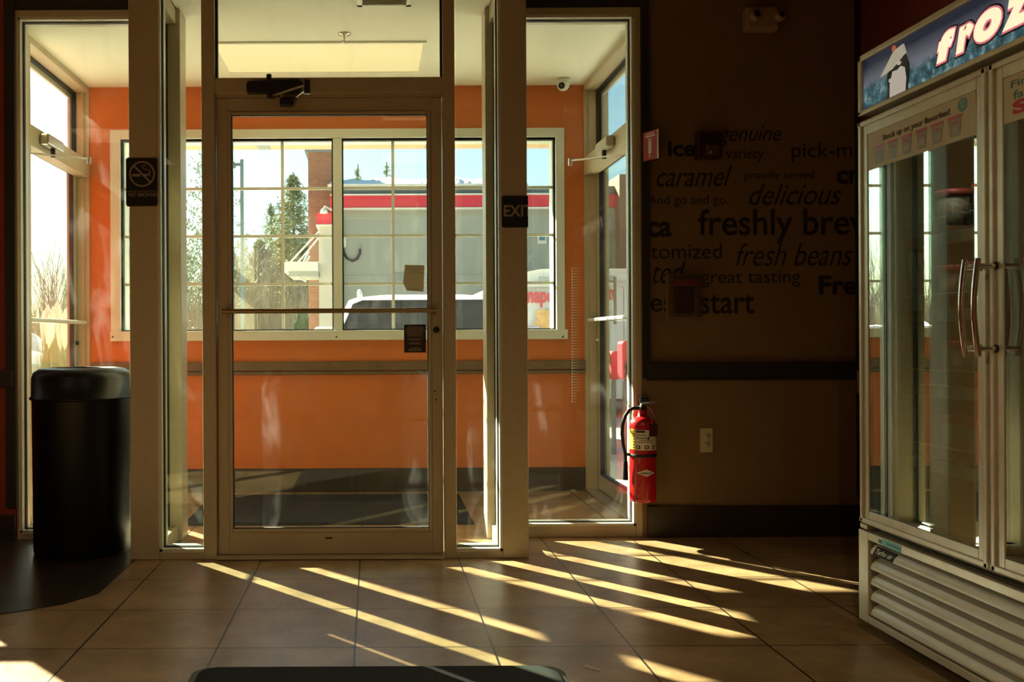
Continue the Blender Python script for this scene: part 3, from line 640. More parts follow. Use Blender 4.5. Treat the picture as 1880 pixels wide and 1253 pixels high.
ex0, ex1 = X0(921, 390), X0(969.3, 390); ez0, ez1 = Z0(418, 945), Z0(360, 945)
pl = rounded(ex0, ex1+.03, ez0, ez1, .011, P0-.0055); pl = [(min(p[0], ex1), p[1], p[2]) for p in pl]
MB().prism(pl, (0, .005, 0), 'black_sign').build('plate', sg)
g = MB()
put_text(g, 'EXIT', lambda u, w: (X0(924.5+u*53, 390), P0-.0055, Z0(398-w*21, 945)), 'sign_print', (0, -.0008, 0), offset=.022, clip=[((.845, 0), (1, 0))])
g.build('lettering', sg)
# ------------------------------------------------------------------ words on the tan wall
words = [('genuine', 1318, 1435, 232, 269, 0, .35), ('iced', 1226, 1299, 257, 288, .03, 0), ('variety', 1333, 1402, 273, 298, 0, 0), ('pick-me', 1453, 1586, 262, 298, 0, 0),
 ('caramel', 1205, 1344, 305, 343, 0, .4), ('proudly served', 1367, 1494, 314, 333, 0, 0), ('cr', 1536, 1578, 313, 338, .03, 0), ('And go and go.', 1190, 1337, 359, 381, 0, 0),
 ('delicious', 1375, 1545, 338, 377, 0, .4), ('ca', 1188, 1233, 407, 436, .03, 0), ('freshly brew', 1282, 1608, 384, 448, .012, 0), ('tomized', 1195, 1325, 448, 476, 0, 0),
 ('fresh beans', 1351, 1565, 447, 489, -.004, .35), ('ted', 1198, 1259, 479, 521, 0, .35), ('great tasting', 1287, 1469, 498, 528, 0, 0), ('Fre', 1503, 1574, 506, 542, .03, 0), ('es', 1194, 1235, 548, 573, .012, 0), ('start', 1285, 1385, 540, 577, .012, 0)]
wlr = thing('wall_lettering', 'cluster of black printed coffee words on the tan wall', 'wall lettering', (X1(1380), P1, 1.5))
for (s, x0, x1, y0, y1, off, sh) in words:
    g = MB(); cl_ = []
    if x1 > 1570: cl_.append((((1569.5-x0)/(x1-x0), 0), (1, 0)))
    if x0 < 1194: cl_.append((((1193.5-x0)/(x1-x0), 0), (-1, 0)))
    put_text(g, s, lambda u, w: (X1(x0+u*(x1-x0), (y0+y1)/2), P1, Z1(y1-w*(y1-y0), x0)), 'wall_ink', (0, -.0012, 0), offset=off, shear=sh, clip=cl_ or None)
    g.build('word', wlr)
# ------------------------------------------------------------------ wall devices
def W(px, py): q = P(px, py, P1); return q
el = thing('emergency_light', 'pale emergency light unit high on the tan wall', 'emergency light', (W(1392, 41)[0], P1, W(1392, 41)[1]))
a, b_ = W(1361, 62), W(1424, 19)
MB().box(a[0], b_[0]-.01, P1-.07, P1, a[1], b_[1], 'smoke_white', .012).build('housing', el)
for px in (1376, 1421):
    q = W(px, 37); MB().lathe([(.0, -.030), (.018, -.030), (.030, -.010), (.026, .03)], (q[0], P1-.065, q[1]), 'smoke_white', 20, 'Y').lathe([(0, -.032), (.016, -.032), (.016, -.029)], (q[0], P1-.065, q[1]), 'closer_dark', 16, 'Y').build('lamp_head', el)
al = thing('alarm_strobe', 'dark red fire alarm strobe on the tan wall beside the word iced', 'fire alarm', (W(1297, 269)[0], P1, W(1297, 269)[1]))
a, b_ = W(1274.5, 295), W(1319.5, 244); MB().box(a[0], b_[0], P1-.05, P1, a[1], b_[1], 'dark_red', .008).build('housing', al)
a, b_ = W(1288, 290), W(1312, 270); g = MB().box(a[0], b_[0], P1-.075, P1-.05, a[1], b_[1], 'clear_cover', .007); g.build('lens', al)
q = W(1296, 284); MB().lathe([(0, -.079), (.006, -.079), (.006, -.07)], (q[0], P1, q[1]), 'chrome', 12, 'Y').build('bulb', al)
g = MB()
for k in range(5): q0 = W(1280, 250+k*4); q1 = W(1314, 251+k*4); g.box(q0[0], q1[0], P1-.052, P1-.05, q1[1], q0[1], 'black_plastic')
g.build('grille', al)
ps = thing('pull_station', 'red fire alarm pull station under a clear cover on the tan wall', 'pull station', (W(1254, 550)[0], P1, W(1254, 550)[1]))
a, b_ = W(1222, 590), W(1284, 503)
glass('glass_cover', tint=(.9, .86, .8), f0=.04, haze=.015, smudge=0)
MB().box(a[0], b_[0], P1-.012, P1, a[1], b_[1], 'tan', .004).build('back_plate', ps)
a, b_ = W(1235, 577), W(1268, 528); MB().box(a[0], b_[0], P1-.055, P1-.012, a[1], b_[1], 'dark_red', .005).build('housing', ps)
a, b_ = W(1230, 527), W(1275, 513); MB().box(a[0], b_[0], P1-.065, P1-.012, a[1], b_[1], 'red_plastic', .005).build('handle', ps)
a, b_ = W(1240, 552), W(1264, 546); MB().box(a[0], b_[0], P1-.060, P1-.055, a[1], b_[1], 'label_white').build('label_strip', ps) if False else None
a, b_ = W(1227, 583), W(1280, 508); g = MB()
g.box(a[0], b_[0], P1-.085, P1-.082, a[1], b_[1], 'glass_cover')
for (c0, c1, e0, e1) in ((a[0], a[0]+.003, a[1], b_[1]), (b_[0]-.003, b_[0], a[1], b_[1]), (a[0], b_[0], a[1], a[1]+.003), (a[0], b_[0], b_[1]-.003, b_[1])): g.box(c0, c1, P1-.085, P1-.012, e0, e1, 'glass_cover')
g.build('cover', ps)
ou = thing('power_outlet', 'cream double socket low on the tan wall', 'outlet', (W(1296, 808)[0], P1, W(1296, 808)[1]))
a, b_ = W(1285, 831), W(1308, 786); MB().box(a[0], b_[0], P1-.006, P1, a[1], b_[1], 'cream_plastic', .0025).build('cover_plate', ou)
for py in (801, 816):
    q = W(1298, py); g = MB(); g.lathe([(0, -.009), (.016, -.009), (.017, -.004)], (q[0], P1, q[1]), 'cream_plastic', 24, 'Y', sy=.82)
    for dx in (-.006, .006): g.box(q[0]+dx-.0012, q[0]+dx+.0012, P1-.0095, P1-.0088, q[1]-.001, q[1]+.008, 'ink')
    g.lathe([(0, -.0095), (.0025, -.0095), (.0025, -.0088)], (q[0], P1, q[1]-.007), 'ink', 10, 'Y'); g.build('socket', ou)
cb = MB(); a, b_ = W(1567, 722), W(1590, 680); cb.box(a[0], a[0]+.045, P1-.10, P1-.03, a[1], b_[1], 'pinkbox', .003).box(a[0]+.004, a[0]+.041, P1-.104, P1-.100, a[1]+.03, a[1]+.034, 'dark_wood')
tag(cb.build('card_box'), 'small dull pink box on the chair rail beside the freezer', 'box')
# extinguisher sign: projecting panel, seen at an angle
xs = thing('extinguisher_sign', 'red fire extinguisher sign jutting out from the window trim', 'sign', (X1(1190), P1, Z1(265, 1190)))
pa, pb_ = Vector((X1(1178.5)+.0, P1-.014, 0)), None
yb = P1-.115; qa = P(1179, 0, P1-.02)[0]; qb = P(1205, 0, yb)[0]
A = lambda u, z, o=0.0: Vector((qb+(qa-qb)*u-.0-o*.45, yb+(P1-.024-yb)*u-o*.9, z))
za_t, za_b = P(1179, 246, P1-.02)[1], P(1179, 299, P1-.02)[1]
zt_, zb_ = P(1203, 236, yb)[1], P(1203, 289, yb)[1]
zt_ = (zt_+za_t)/2; zb_ = (zb_+za_b)/2
g = MB(); g.hexa([A(0, zb_), A(1, zb_), A(1, zb_)+Vector((.003, .002, 0)), A(0, zb_)+Vector((.003, .002, 0)), A(0, zt_), A(1, zt_), A(1, zt_)+Vector((.003, .002, 0)), A(0, zt_)+Vector((.003, .002, 0))], 'sign_red')
g.hexa([A(-.1, zb_), A(0, zb_), A(0, zb_)+Vector((.003, .002, 0)), A(-.1, zb_)+Vector((.003, .002, 0)), A(-.1, zt_), A(0, zt_), A(0, zt_)+Vector((.003, .002, 0)), A(-.1, zt_)+Vector((.003, .002, 0))], 'cream_plastic')
g.hexa([(RX*0+qb, yb, zb_), (qb+.003, yb, zb_), (X1(1206), P1, zb_), (X1(1206)-.003, P1, zb_), (qb, yb, zt_), (qb+.003, yb, zt_), (X1(1206), P1, zt_), (X1(1206)-.003, P1, zt_)], 'sign_red')
g.build('panel', xs)
g = MB()
def sgq(u0, u1, w0, w1, m='label_white'):
    z = lambda w: zb_+(zt_-zb_)*w
    g.poly([A(u0, z(w0), .0015), A(u1, z(w0), .0015), A(u1, z(w1), .0015), A(u0, z(w1), .0015)], [(0, 1, 2, 3)], m)
sgq(.40, .62, .22, .62, 'cream_plastic'); sgq(.42, .60, .62, .68, 'cream_plastic'); sgq(.36, .66, .70, .735, 'label_white'); sgq(.15, .85, .80, .85, 'label_white'); sgq(.2, .8, .89, .92, 'label_white'); sgq(.5, .56, .08, .2, 'label_white')
g.build('pictogram', xs)
# ------------------------------------------------------------------ fire extinguisher
ye = P1-.075; exx = P(1180, 850, ye)[0]; zE = lambda py: P(1180, py, ye)[1]
fx = thing('fire_extinguisher', 'red fire extinguisher with black hose hanging beside the right window', 'fire extinguisher', (exx, ye, zE(922)))
rr = 24.2*ye/F; z0, zt_ = zE(921), zE(766)
prof = [(0, z0+.004), (rr*.86, z0), (rr*.97, z0+.006), (rr, z0+.02), (rr*.985, zt_-.045), (rr*.95, zt_-.026), (rr*.80, zt_-.010), (rr*.5, zt_), (rr*.36, zt_+.004), (rr*.33, zE(753))]
MB().lathe(prof, (exx, ye, 0), 'ext_red', 48).build('cylinder', fx)
def wrap(py0, py1, a0, a1, m, mb, rad=None, n=16):
    rad = rad or rr*1.004; vs = []; z_0, z_1 = zE(py1), zE(py0)
    for k in range(n+1):
        a = math.radians(a0+(a1-a0)*k/n); vs += [(exx+rad*math.sin(a), ye-rad*math.cos(a), z_0), (exx+rad*math.sin(a), ye-rad*math.cos(a), z_1)]
    mb.poly(vs, [(2*k, 2*k+2, 2*k+3, 2*k+1) for k in range(n)], m, True)
g = MB(); wrap(788, 825, -48, 62, 'label_white', g); wrap(787, 824, -92, -49, 'label_yellow', g)
for (y0, y1, a0, a1) in ((789, 793, -44, -5), (797, 798.2, -44, 0), (802, 803.5, -44, 20), (806, 807, -30, 30), (809.5, 811, -44, 30), (800, 806, 6, 12)): wrap(y0, y1, a0, a1, 'ink', g, rr*1.008, 6)
for a in (-34, 2, 36):
    wrap(816, 822.5, a-9, a+9, 'ink', g, rr*1.008, 5); wrap(817.5, 821, a-5, a+3, 'label_white', g, rr*1.012, 4)
wrap(791, 800, 12, 60, 'red_plastic', g, rr*1.016)
for k in range(7): wrap(789+k*5, 791+k*5, -60, -51, 'ink', g, rr*1.008, 3)
g.build('label_sticker', fx)
g = MB(); wrapz = lambda py: zE(py)
vs = []; zc_ = zE(866)
for (a, dz) in ((-42, 0), (-20, 3.4), (0, 6.3), (20, 3.4), (42, 0), (20, -3.4), (0, -6.3), (-20, -3.4)):
    a_ = math.radians(a); vs.append((exx+rr*1.006*math.sin(a_), ye-rr*1.006*math.cos(a_), zc_+dz*ye/F))
vs.append((exx, ye-rr*1.006, zc_))
vs = []
for k in range(15):
    a = -42+k*6; a_ = math.radians(a); dz = 6.6*(1-abs(a)/42)*ye/F
    for q_ in (-1, 1): vs.append((exx+rr*1.006*math.sin(a_), ye-rr*1.006*math.cos(a_), zc_+q_*dz))
g.poly(vs, [(2*k, 2*k+2, 2*k+3, 2*k+1) for k in range(14)], 'label_white', True)
put_text(g, 'AMEREX', lambda u, w: (exx+rr*1.012*math.sin((u-.5)*.95), ye-rr*1.012*math.cos((u-.5)*.95), zE(868-w*3.4)), 'ink', (0, -.0004, 0), offset=.02)
g.build('emblem', fx)
MB().lathe([(rr*1.03, 0), (rr*1.05, .003), (rr*1.05, .011), (rr*1.03, .014)], (exx, ye, zE(838)), 'black_rubber', 40).tube([(exx-rr*.9, ye-.01, zE(834.5)), (P(1146, 834, ye)[0], ye-.01, zE(834))], .008, 'black_rubber', 8).build('strap', fx)
hp = [(1172, 750), (1163, 749), (1154, 753), (1147, 763), (1142, 778), (1141, 795), (1143, 815), (1147, 835), (1147, 845)]
MB().tube([(P(a, b_, ye)[0], ye-.012, zE(b_)) for a, b_ in hp], 3.4*ye/F, 'black_rubber', 12).build('hose', fx)
hx = P(1147.5, 860, ye)[0]
MB().lathe([(.008, 0), (.008, .015)], (hx, ye-.012, zE(847)), 'brass', 14).build('hose_fitting', fx) 
MB().lathe([(0, 0), (.0135, .0), (.0135, .004), (.010, (zE(846)-zE(881)))], (hx, ye-.012, zE(881)), 'black_plastic', 20).build('nozzle', fx)
MB().box(exx-.012, exx+.016, ye-.018, ye+.016, zE(757), zE(744), 'closer_dark', .004).tube([(P(1165, 750, ye)[0], ye-.008, zE(750)), (exx, ye-.008, zE(750))], .008, 'steel', 10).build('valve', fx)
MB().prism([(P(1176, 741, ye)[0], ye-.01, zE(745)), (P(1177, 740, ye)[0], ye-.01, zE(741)), (P(1211, 737, ye)[0], ye-.01, zE(737)), (P(1211, 739, ye)[0], ye-.01, zE(739)), (P(1184, 745, ye)[0], ye-.01, zE(745))], (0, .02, 0), 'steel').build('lever', fx)
MB().tube([(P(a, b_, ye)[0], ye-.006, zE(b_)) for a, b_ in ((1187, 746), (1194, 752), (1200, 762), (1203, 772))], .0028, 'steel', 6).box(P(1181, 0, ye)[0], P(1196, 0, ye)[0], ye-rr-.004, ye-rr-.003, zE(799), zE(776), 'dark_red').tube([(P(1192, 765, ye)[0], ye-.03, zE(765)), (P(1190, 776, ye)[0], ye-rr-.003, zE(777))], .0012, 'label_white', 5).build('inspection_tag', fx)
MB().box(X1(1172, 740), X1(1189, 740), P1-.03, P1+.0, Z1(746, 1180), Z1(731, 1180), 'closer_dark', .003).box(exx-.01, exx+.01, ye, P1-.001, zE(752), zE(747), 'closer_dark').build('hanger', fx)
def lamp(x, y, z, e, col, n, ang=160):
    l = bpy.data.lights.new(n, 'SPOT'); l.energy = e; l.color = col; l.spot_size = math.radians(ang); l.spot_blend = 1; l.shadow_soft_size = 0
    o = bpy.data.objects.new(n, l); COL.objects.link(o); o.location = (x, y, z)
# ------------------------------------------------------------------ freezer
XF = 1.65; YF1 = PX(1576, 500, XF)[0]; YN = YF1-1.38; YM = (YF1+YN)/2; XB = 2.44
fz = thing('display_freezer', 'tall glass-door display freezer with lit picture header along the right wall', 'freezer', (2.05, YM, 0))
zb_, zt_ = .06, 1.968
g = MB()
g.box(XF+.07, XB, YF1-.045, YF1, zb_, zt_-.0, 'freezer_in').box(XF+.07, XB, YN, YN+.045, zb_, zt_, 'freezer_in').box(XB-.05, XB, YN+.045, YF1-.045, zb_, zt_, 'freezer_in')
g.box(XF+.07, XB-.05, YN+.045, YF1-.045, 1.74, zt_, 'silver').box(XF+.07, XB-.05, YN+.045, YF1-.045, .375, .41, 'freezer_in').box(XF+.12, XB-.05, YN+.045, YF1-.045, zb_, .375, 'black_plastic')
g.box(XF+.055, XF+.075, YM-.03, YM+.03, .41, 1.74, 'silver')
g.build('cabinet', fz)
for y in (YN+.1, YF1-.1):
    for x in (XF+.15, XB-.1): MB().lathe([(.022, .0), (.026, .008), (.014, .014), (.014, .044)], (x, y, 0.0188), 'steel', 14).build('foot', fz)
zs0, zs1 = 1.765, zt_
g = MB(); bw = .020
g.box(XF, XF+.07, YN, YF1, zs1-bw, zs1, 'silver', .003).box(XF, XF+.07, YN, YF1, zs0, zs0+bw*.8, 'silver', .003).box(XF, XF+.07, YF1-bw, YF1, zs0, zs1, 'silver', .003).box(XF, XF+.07, YN, YN+bw, zs0, zs1, 'silver', .003)
g.build('sign_frame', fz)
hd = MB().box(XF+.012, XF+.03, YN+bw, YF1-bw, zs0+bw*.8, zs1-bw, 'ice_print').build('lit_header', fz)
g = MB()
def FZ(px, py): return PX(px, py, XF)
def FT(xo):      # text mapper on the freezer face from a pixel quad (tl,tr,br,bl)
    def mk(y0, y1, z0, z1): return lambda u, w: (xo, y0+(y1-y0)*u, z0+(z1-z0)*w)
    return mk
# Froz... : bubble letters in three layers, black / pink / cream
xs_ = XF+.011
yl, zl0 = FZ(1712, 112)[0], FZ(1712, 114)[1]; 
zlb = zs0+bw*.8+.030
LT = (('f', .000, .104, .094, .05), ('r', .094, .188, .084, .02), ('o', .176, .306, .092, 0), ('z', .296, .420, .092, 0), ('e', .412, .540, .092, 0), ('n', .532, .660, .088, 0))
def letters(mb, k, off, m, depth):
    for ch, t0, t1, hh, sh in LT:
        put_text(mb, ch, lambda u, w: (xs_-depth+.001, yl-(t0+k+(t1-t0-2*k)*u), zlb+k+(hh-2*k)*w), m, (-.001, 0, 0), offset=off+sh, shear=.25)
letters(g, -.004, .13, 'sign_black', .001); letters(g, .001, .10, 'sign_pink', .0022); letters(g, .0065, .055, 'sign_white', .0034)
g.build('header_lettering', fz)
# penguin picture with a paper hat (printed on the header film)
g = MB(); yp = FZ(1642, 150)[0]
def disc(cy, cz, ry, rz, m, d, n=28, rot=0):
    pts = []
    for i in range(n):
        a, b_ = ry*math.cos(2*PI*i/n), rz*math.sin(2*PI*i/n); pts.append((xs_+.001, cy+a*math.cos(rot)-b_*math.sin(rot), cz+a*math.sin(rot)+b_*math.cos(rot)))
    g.prism(pts, (-d-.001, 0, 0), m)
zp = zs0+bw*.8+.002
def flat(pts, m, d): g.prism([(xs_+.001, yp-a, zp+b_) for a, b_ in pts], (-d-.001, 0, 0), m)
flat([(-.062, .0), (-.058, .035), (-.062, .075), (-.045, .098), (-.02, .105), (.02, .112), (.045, .115), (.065, .08), (.062, .04), (.055, .0)], 'peng_black', .001)
flat([(-.046, .0), (-.044, .045), (-.028, .080), (.0, .078), (.020, .085), (.042, .075), (.05, .04), (.045, .0)], 'peng_white', .002)
flat([(-.10, .082), (-.03, .088), (.05, .118), (.035, .150), (-.02, .142)], 'peng_hat', .003)
disc(yp-.012, zp+.096, .010, .006, 'peng_white', .004); disc(yp+.018, zp+.150, .009, .010, 'peng_beak', .004); disc(yp+.042, zp+.055, .007, .006, 'peng_white', .003)
g.build('header_picture', fz)
# doors
zd0, zd1 = .388, 1.745; 
def freezer_door(y0, y1, hy, poster):
    """y1 far edge, y0 near edge"""
    d = bpy.data.objects.new('door', None); COL.objects.link(d); d.parent = fz; d.location = Vector((XF, (y0+y1)/2, zd0))-Vector(fz.location)
    base = Vector(d.location)+Vector(fz.location)
    def bld(mb, n):
        o = mb.build(n); o.parent = d; o.matrix_parent_inverse = Matrix.Translation(-base); return o
    s = .052; g = MB()
    for (a, b_, c, e) in ((y0, y0+s, zd0, zd1), (y1-s, y1, zd0, zd1), (y0+s, y1-s, zd0, zd0+s*.9), (y0+s, y1-s, zd1-s, zd1)): g.box(XF+.003, XF+.055, a, b_, c, e, 'silver', .002)
    for (a, b_, c, e) in ((y0+.004, y0+.022, zd0+.004, zd1-.004), (y1-.022, y1-.004, zd0+.004, zd1-.004), (y0, y1, zd0+.004, zd0+.02), (y0, y1, zd1-.02, zd1-.004)): g.box(XF-.004, XF+.010, a, b_, c, e, 'silver', .003)
    bld(g, 'door_frame')
    g = MB(); i = s
    for (a, b_, c, e) in ((y0+i, y0+i+.006, zd0+i, zd1-i), (y1-i-.006, y1-i, zd0+i, zd1-i), (y0+i, y1-i, zd0+i-.005, zd0+i+.003), (y0+i, y1-i, zd1-i-.004, zd1-i)): g.box(XF+.008, XF+.05, a, b_, c, e, 'gasket')
    bld(g, 'gasket')
    bld(MB().box(XF+.006, XF+.012, y0+i, y1-i, zd0+i-.004, zd1-i, 'glass_freezer'), 'pane')
    # poster at the top of the glass
    py0, py1, pz0, pz1 = y0+i+.004, y1-i-.003, 1.572, zd1-i-.001
    xp = XF+.0055; g = MB().box(xp-.0008, xp, py0, py1, pz0, pz1, 'poster')
    mk = lambda ya, yb, za, zb: (lambda u, w: (xp-.0009, ya+(yb-ya)*u, za+(zb-za)*w))
    if poster == 1:
        put_text(g, 'Stock up on your flavorites!', mk(FZ(1618, 245)[0], FZ(1741, 195)[0], 1.648, 1.672), 'ink', (-.0006, 0, 0), offset=.022)
        cols = [(1602, 1621, 'cup_teal'), (1627, 1646, 'cup_green'), (1652, 1672, 'cup_brown'), (1679, 1700, 'cup_brown'), (1706, 1730, 'cup_cream'), (1737, 1764, 'cup_cream')]
        for (a, b_, c) in cols:
            ya, yb = PX(a, 270, XF)[0], PX(b_, 250, XF)[0]; ym = (ya+yb)/2; hw = (ya-yb)/2
            g.prism([(xp-.0008, ym+hw*.9, 1.637), (xp-.0008, ym-hw*.9, 1.637), (xp-.0008, ym-hw*.68, 1.584), (xp-.0008, ym+hw*.68, 1.584)], (-.0006, 0, 0), c)
            g.box(xp-.0018, xp-.0014, ym-hw, ym+hw, 1.635, 1.644, 'lid_red'); g.box(xp-.0018, xp-.0014, ym-hw*.35, ym+hw*.35, 1.620, 1.627, 'lid_red')
            g.box(xp-.0018, xp-.0014, ym-hw*.4, ym+hw*.4, 1.596, 1.612, 'tag_cream')
        n = 24; cy, cz = FZ(1764, 187)[0], 1.668
        g.prism([(xp-.0008, cy+.021*math.cos(2*PI*k/n), cz+.019*math.sin(2*PI*k/n)) for k in range(n)], (-.0008, 0, 0), 'teal')
        for k in range(4): g.box(xp-.0020, xp-.0016, cy-.012, cy+.012, cz+.010-k*.007, cz+.012-k*.007, 'poster')
    else:
        put_text(g, 'Find your', mk(FZ(1853, 160)[0], FZ(1853, 160)[0]-.22, 1.654, 1.678), 'teal_print', (-.0006, 0, 0), offset=.01)
        put_text(g, 'favorite', mk(FZ(1857, 160)[0], FZ(1857, 160)[0]-.18, 1.628, 1.650), 'teal_print', (-.0006, 0, 0), offset=.01)
        put_text(g, 'SIPS', mk(FZ(1856, 200)[0], FZ(1856, 200)[0]-.22, 1.588, 1.624), 'print_red', (-.0006, 0, 0), offset=.05)
    bld(g, 'poster')
    # bow handle
    z0h, z1h = .985, 1.205; g = MB(); pts = []
    for k in range(13):
        t_ = k/12; pts.append((XF-.045-.012*math.sin(PI*t_), hy, z0h-.02+(z1h-z0h+.04)*t_))
    g.tube(pts, .0075, 'chrome', 14)
    for z in (z0h, z1h): g.tube([(XF-.045, hy, z), (XF+.012, hy, z)], .007, 'chrome', 12).lathe([(.011, -.004), (.011, .006)], (XF+.002, hy, z), 'closer_dark', 14, 'X')
    bld(g, 'handle')
YG = 2.588
freezer_door(YG+.003, YF1-.004, YG+.030, 1); freezer_door(YN+.004, YG-.003, YG-.026, 2)
MB().box(XF-.0, XF+.05, YF1-.05, YF1-.004, .372, .386, 'silver').build('hinge', fz)
# lower grille
g = MB(); zg0, zg1 = .062, .366
g.box(XF-.004, XF+.10, YF1-.062, YF1, zg0, zg1, 'silver', .002).box(XF-.004, XF+.10, YN, YN+.062, zg0, zg1, 'silver', .002).box(XF-.004, XF+.10, YN+.062, YF1-.062, zg0, zg0+.024, 'silver', .002).box(XF-.004, XF+.10, YN+.062, YF1-.062, zg1-.026, zg1, 'silver', .002)
g.build('kick_frame', fz)
g = MB(); a, b_ = YN+.062, YF1-.062; pit = (zg1-.026-(zg0+.024))/5
for k in range(5):
    zt = zg1-.026-k*pit; prof = [(XF+.045, zt-.001), (XF+.034, zt-.004), (XF+.012, zt-.016), (XF+.002, zt-.028), (XF-.001, zt-.036), (XF-.001, zt-.043), (XF+.006, zt-.046), (XF+.030, zt-.046), (XF+.030, zt-.043), (XF+.008, zt-.041), (XF+.014, zt-.020), (XF+.045, zt-.004)]
    n = len(prof); ys = [a+.0, a+.012, b_-.012, b_]; vs = []
    for j, y in enumerate(ys):
        k_ = .35 if j in (0, 3) else 1
        for (x, z) in prof: vs.append((XF+.045+(x-XF-.045)*k_, y, z))
    fs = [(j*n+i, j*n+(i+1) % n, (j+1)*n+(i+1) % n, (j+1)*n+i) for j in range(3) for i in range(n)]+[tuple(range(n)), tuple(range(3*n, 4*n))]
    g.poly(vs, fs, 'louver')
g.box(XF+.075, XF+.095, a, b_, zg0+.024, zg1-.026, 'black_plastic'); g.build('louver_grille', fz)
g = MB(); yA, yB = FZ(1604, 1008)[0], FZ(1640, 1020)[0]; zt = zg1-.026
tl = lambda y, w: (XF+.001-.002-.0035+.012*(1-(1-w))*w, y, zt-.041+.026*w)
pA, pB, pC, pD = tl(yA, 0), tl(yB, 0), tl(yB-.006, 1), tl(yA-.006, 1)
g.prism([pA, pB, pC, pD], (.006, 0, 0), 'black_sign')
def tfn(u, w):
    w = .22+.6*w; u = .08+.84*u; p = Vector(pA)*(1-u)*(1-w)+Vector(pB)*u*(1-w)+Vector(pC)*u*w+Vector(pD)*(1-u)*w; return p
put_text(g, 'Turbo air', tfn, 'label_white', (-.0012, 0, 0), offset=.01, shear=.15)
g.build('nameplate', fz)
g = MB(); yA, yB = FZ(1617, 992)[0], FZ(1657, 1003)[0]; g.box(XF-.0052, XF-.004, yB, yA-.018, zg1-.024, zg1-.003, 'cyan_sticker').box(XF-.0052, XF-.004, yA-.014, yA+.006, zg1-.020, zg1-.008, 'teal').box(XF-.0056, XF-.0052, yB+.005, yA-.045, zg1-.018, zg1-.010, 'tag_blue')
g.build('sticker', fz)
# shelves and price strips
shz = [.62, .86, 1.10, 1.34]
for z in shz:
    g = MB(); 
    for k in range(12): x = XF+.16+k*.05; g.box(x, x+.004, YN+.05, YF1-.05, z-.006, z, 'steel')
    for k in range(9): y = YN+.07+k*.155; g.box(XF+.15, XB-.07, y, y+.006, z-.012, z-.006, 'steel')
    g.box(XF+.13, XF+.134, YN+.05, YF1-.05, z-.034, z+.002, 'tag_cream')
    g.box(XF+.126, XF+.130, YN+.05, YF1-.05, z+.05, z+.053, 'steel')
    y = YF1-.14; q = 0
    while y > YN+.15:
        g.box(XF+.1285, XF+.130, y-.09, y, z-.031, z-.001, 'tag_blue'); y -= [.13, .21, .16][q % 3]; q += 1
    g.build('shelf', fz)
SCF = 1.0182
for yy_ in (YF1-.3, YM+.1, YN+.35):
    lamp(XF*1.0182+.10, yy_, 1.70, 1.6, (1, .92, .75), 'freezer_fill', 150)  # added fill spots with no fixture, brightening the dark shelves and tubs
fz.location = (fz.location[0]*SCF, fz.location[1]*SCF, H+(fz.location[2]-H)*SCF); fz.scale = (SCF, SCF, SCF)
# tubs inside: one of each kind, then copies
CUPG = 'frozen tubs with red lids on the freezer shelves'
def tub(m, label):
    r_ = thing('ice_cream_tub', label, 'tub', (0, 0, 0), CUPG)
    MB().lathe([(0, .001), (.036, .001), (.046, .125), (.0, .125)], (0, 0, 0), m, 24).build('cup', r_)
    MB().lathe([(.0, .122), (.050, .122), (.051, .140), (.046, .143), (0, .142)], (0, 0, 0), 'lid_red', 24).build('lid', r_)
    return r_
kinds = [('cup_teal', 'teal'), ('cup_green', 'green'), ('cup_brown', 'brown'), ('cup_cream', 'cream')]
lev = ['lowest', 'second lowest', 'second highest', 'highest']
ordn = ['far end', 'second from the far end', 'third from the far end', 'fourth from the far end', 'fifth from the far end', 'sixth from the far end', 'seventh from the far end', 'eighth from the far end']
protos = {}
def cp(o, parent=None):
    c_ = o.copy(); COL.objects.link(c_)
    if parent: c_.parent = parent
    for ch in [x for x in o.children]: cp(ch, c_)
    return c_
for si, z in enumerate(shz):
    for k in range(8):
        if (si*8+k) % 7 == 5: continue
        kd = kinds[(si+k) % 4]; y = YF1-.20-k*.145; first = kd[0] not in protos
        if first: protos[kd[0]] = tub(kd[0], 'x')
        o = protos[kd[0]] if first else cp(protos[kd[0]])
        o.location = ((XF+.215+R.uniform(-.015, .02))*SCF, y*SCF, H+(z+.001-H)*SCF); o.scale = (SCF, SCF, SCF); o['label'] = f'{kd[1]} tub with red lid on the {lev[si]} freezer shelf, {ordn[k]}'
# ------------------------------------------------------------------ outdoors
struct(MB().box(-80, 80, P2+TW, 140, -.4, -.15, 'asphalt').box(-80, XL-.1, P1+.15, P2+TW, -.4, -.15, 'asphalt').box(XR+.16, 80, P1+.15, P2+TW, -.4, -.15, 'asphalt').build('ground'))
struct(MB().box(XR+.15, 3.2, P1+.15, P2+TW+1.5, -.15, -.02, 'trim_light').box(-3.6, XL-.09, P1+.15, P2+TW+1.5, -.15, -.02, 'trim_light').build('sidewalk'))
YB = 18.0
def B(px, py, Y=YB): return P(px, py, Y)
bd = thing('commercial_building', 'grey stucco building with red metal band and snowy roof across the lot', 'building', (3, YB, -.15))
xL, xR = B(612, 450)[0], 9.0
zr0, zr1 = B(700, 383.5)[1], B(700, 361)[1]; zp1 = B(700, 337)[1]
MB().box(xL, xR, YB, YB+9, -.15, zr1, 'bldg_gray').box(xL, xR-2, YB+.06, YB+8.5, zr1, B(700, 343)[1], 'parapet').build('wall', bd)
g = MB(); xr1 = B(1010, 370)[0]
g.box(xL-.05, xr1, YB-.12, YB-.02, zr0, zr1, 'siding_red')
k = xL
while k < xr1: g.box(k, k+.018, YB-.135, YB-.12, zr0+.01, zr1-.01, 'metal_red'); k += .075
g.box(B(1108, 370)[0], B(1134, 370)[0], YB-.12, YB-.02, zr0, zr1, 'siding_red'); g.build('red_band', bd)
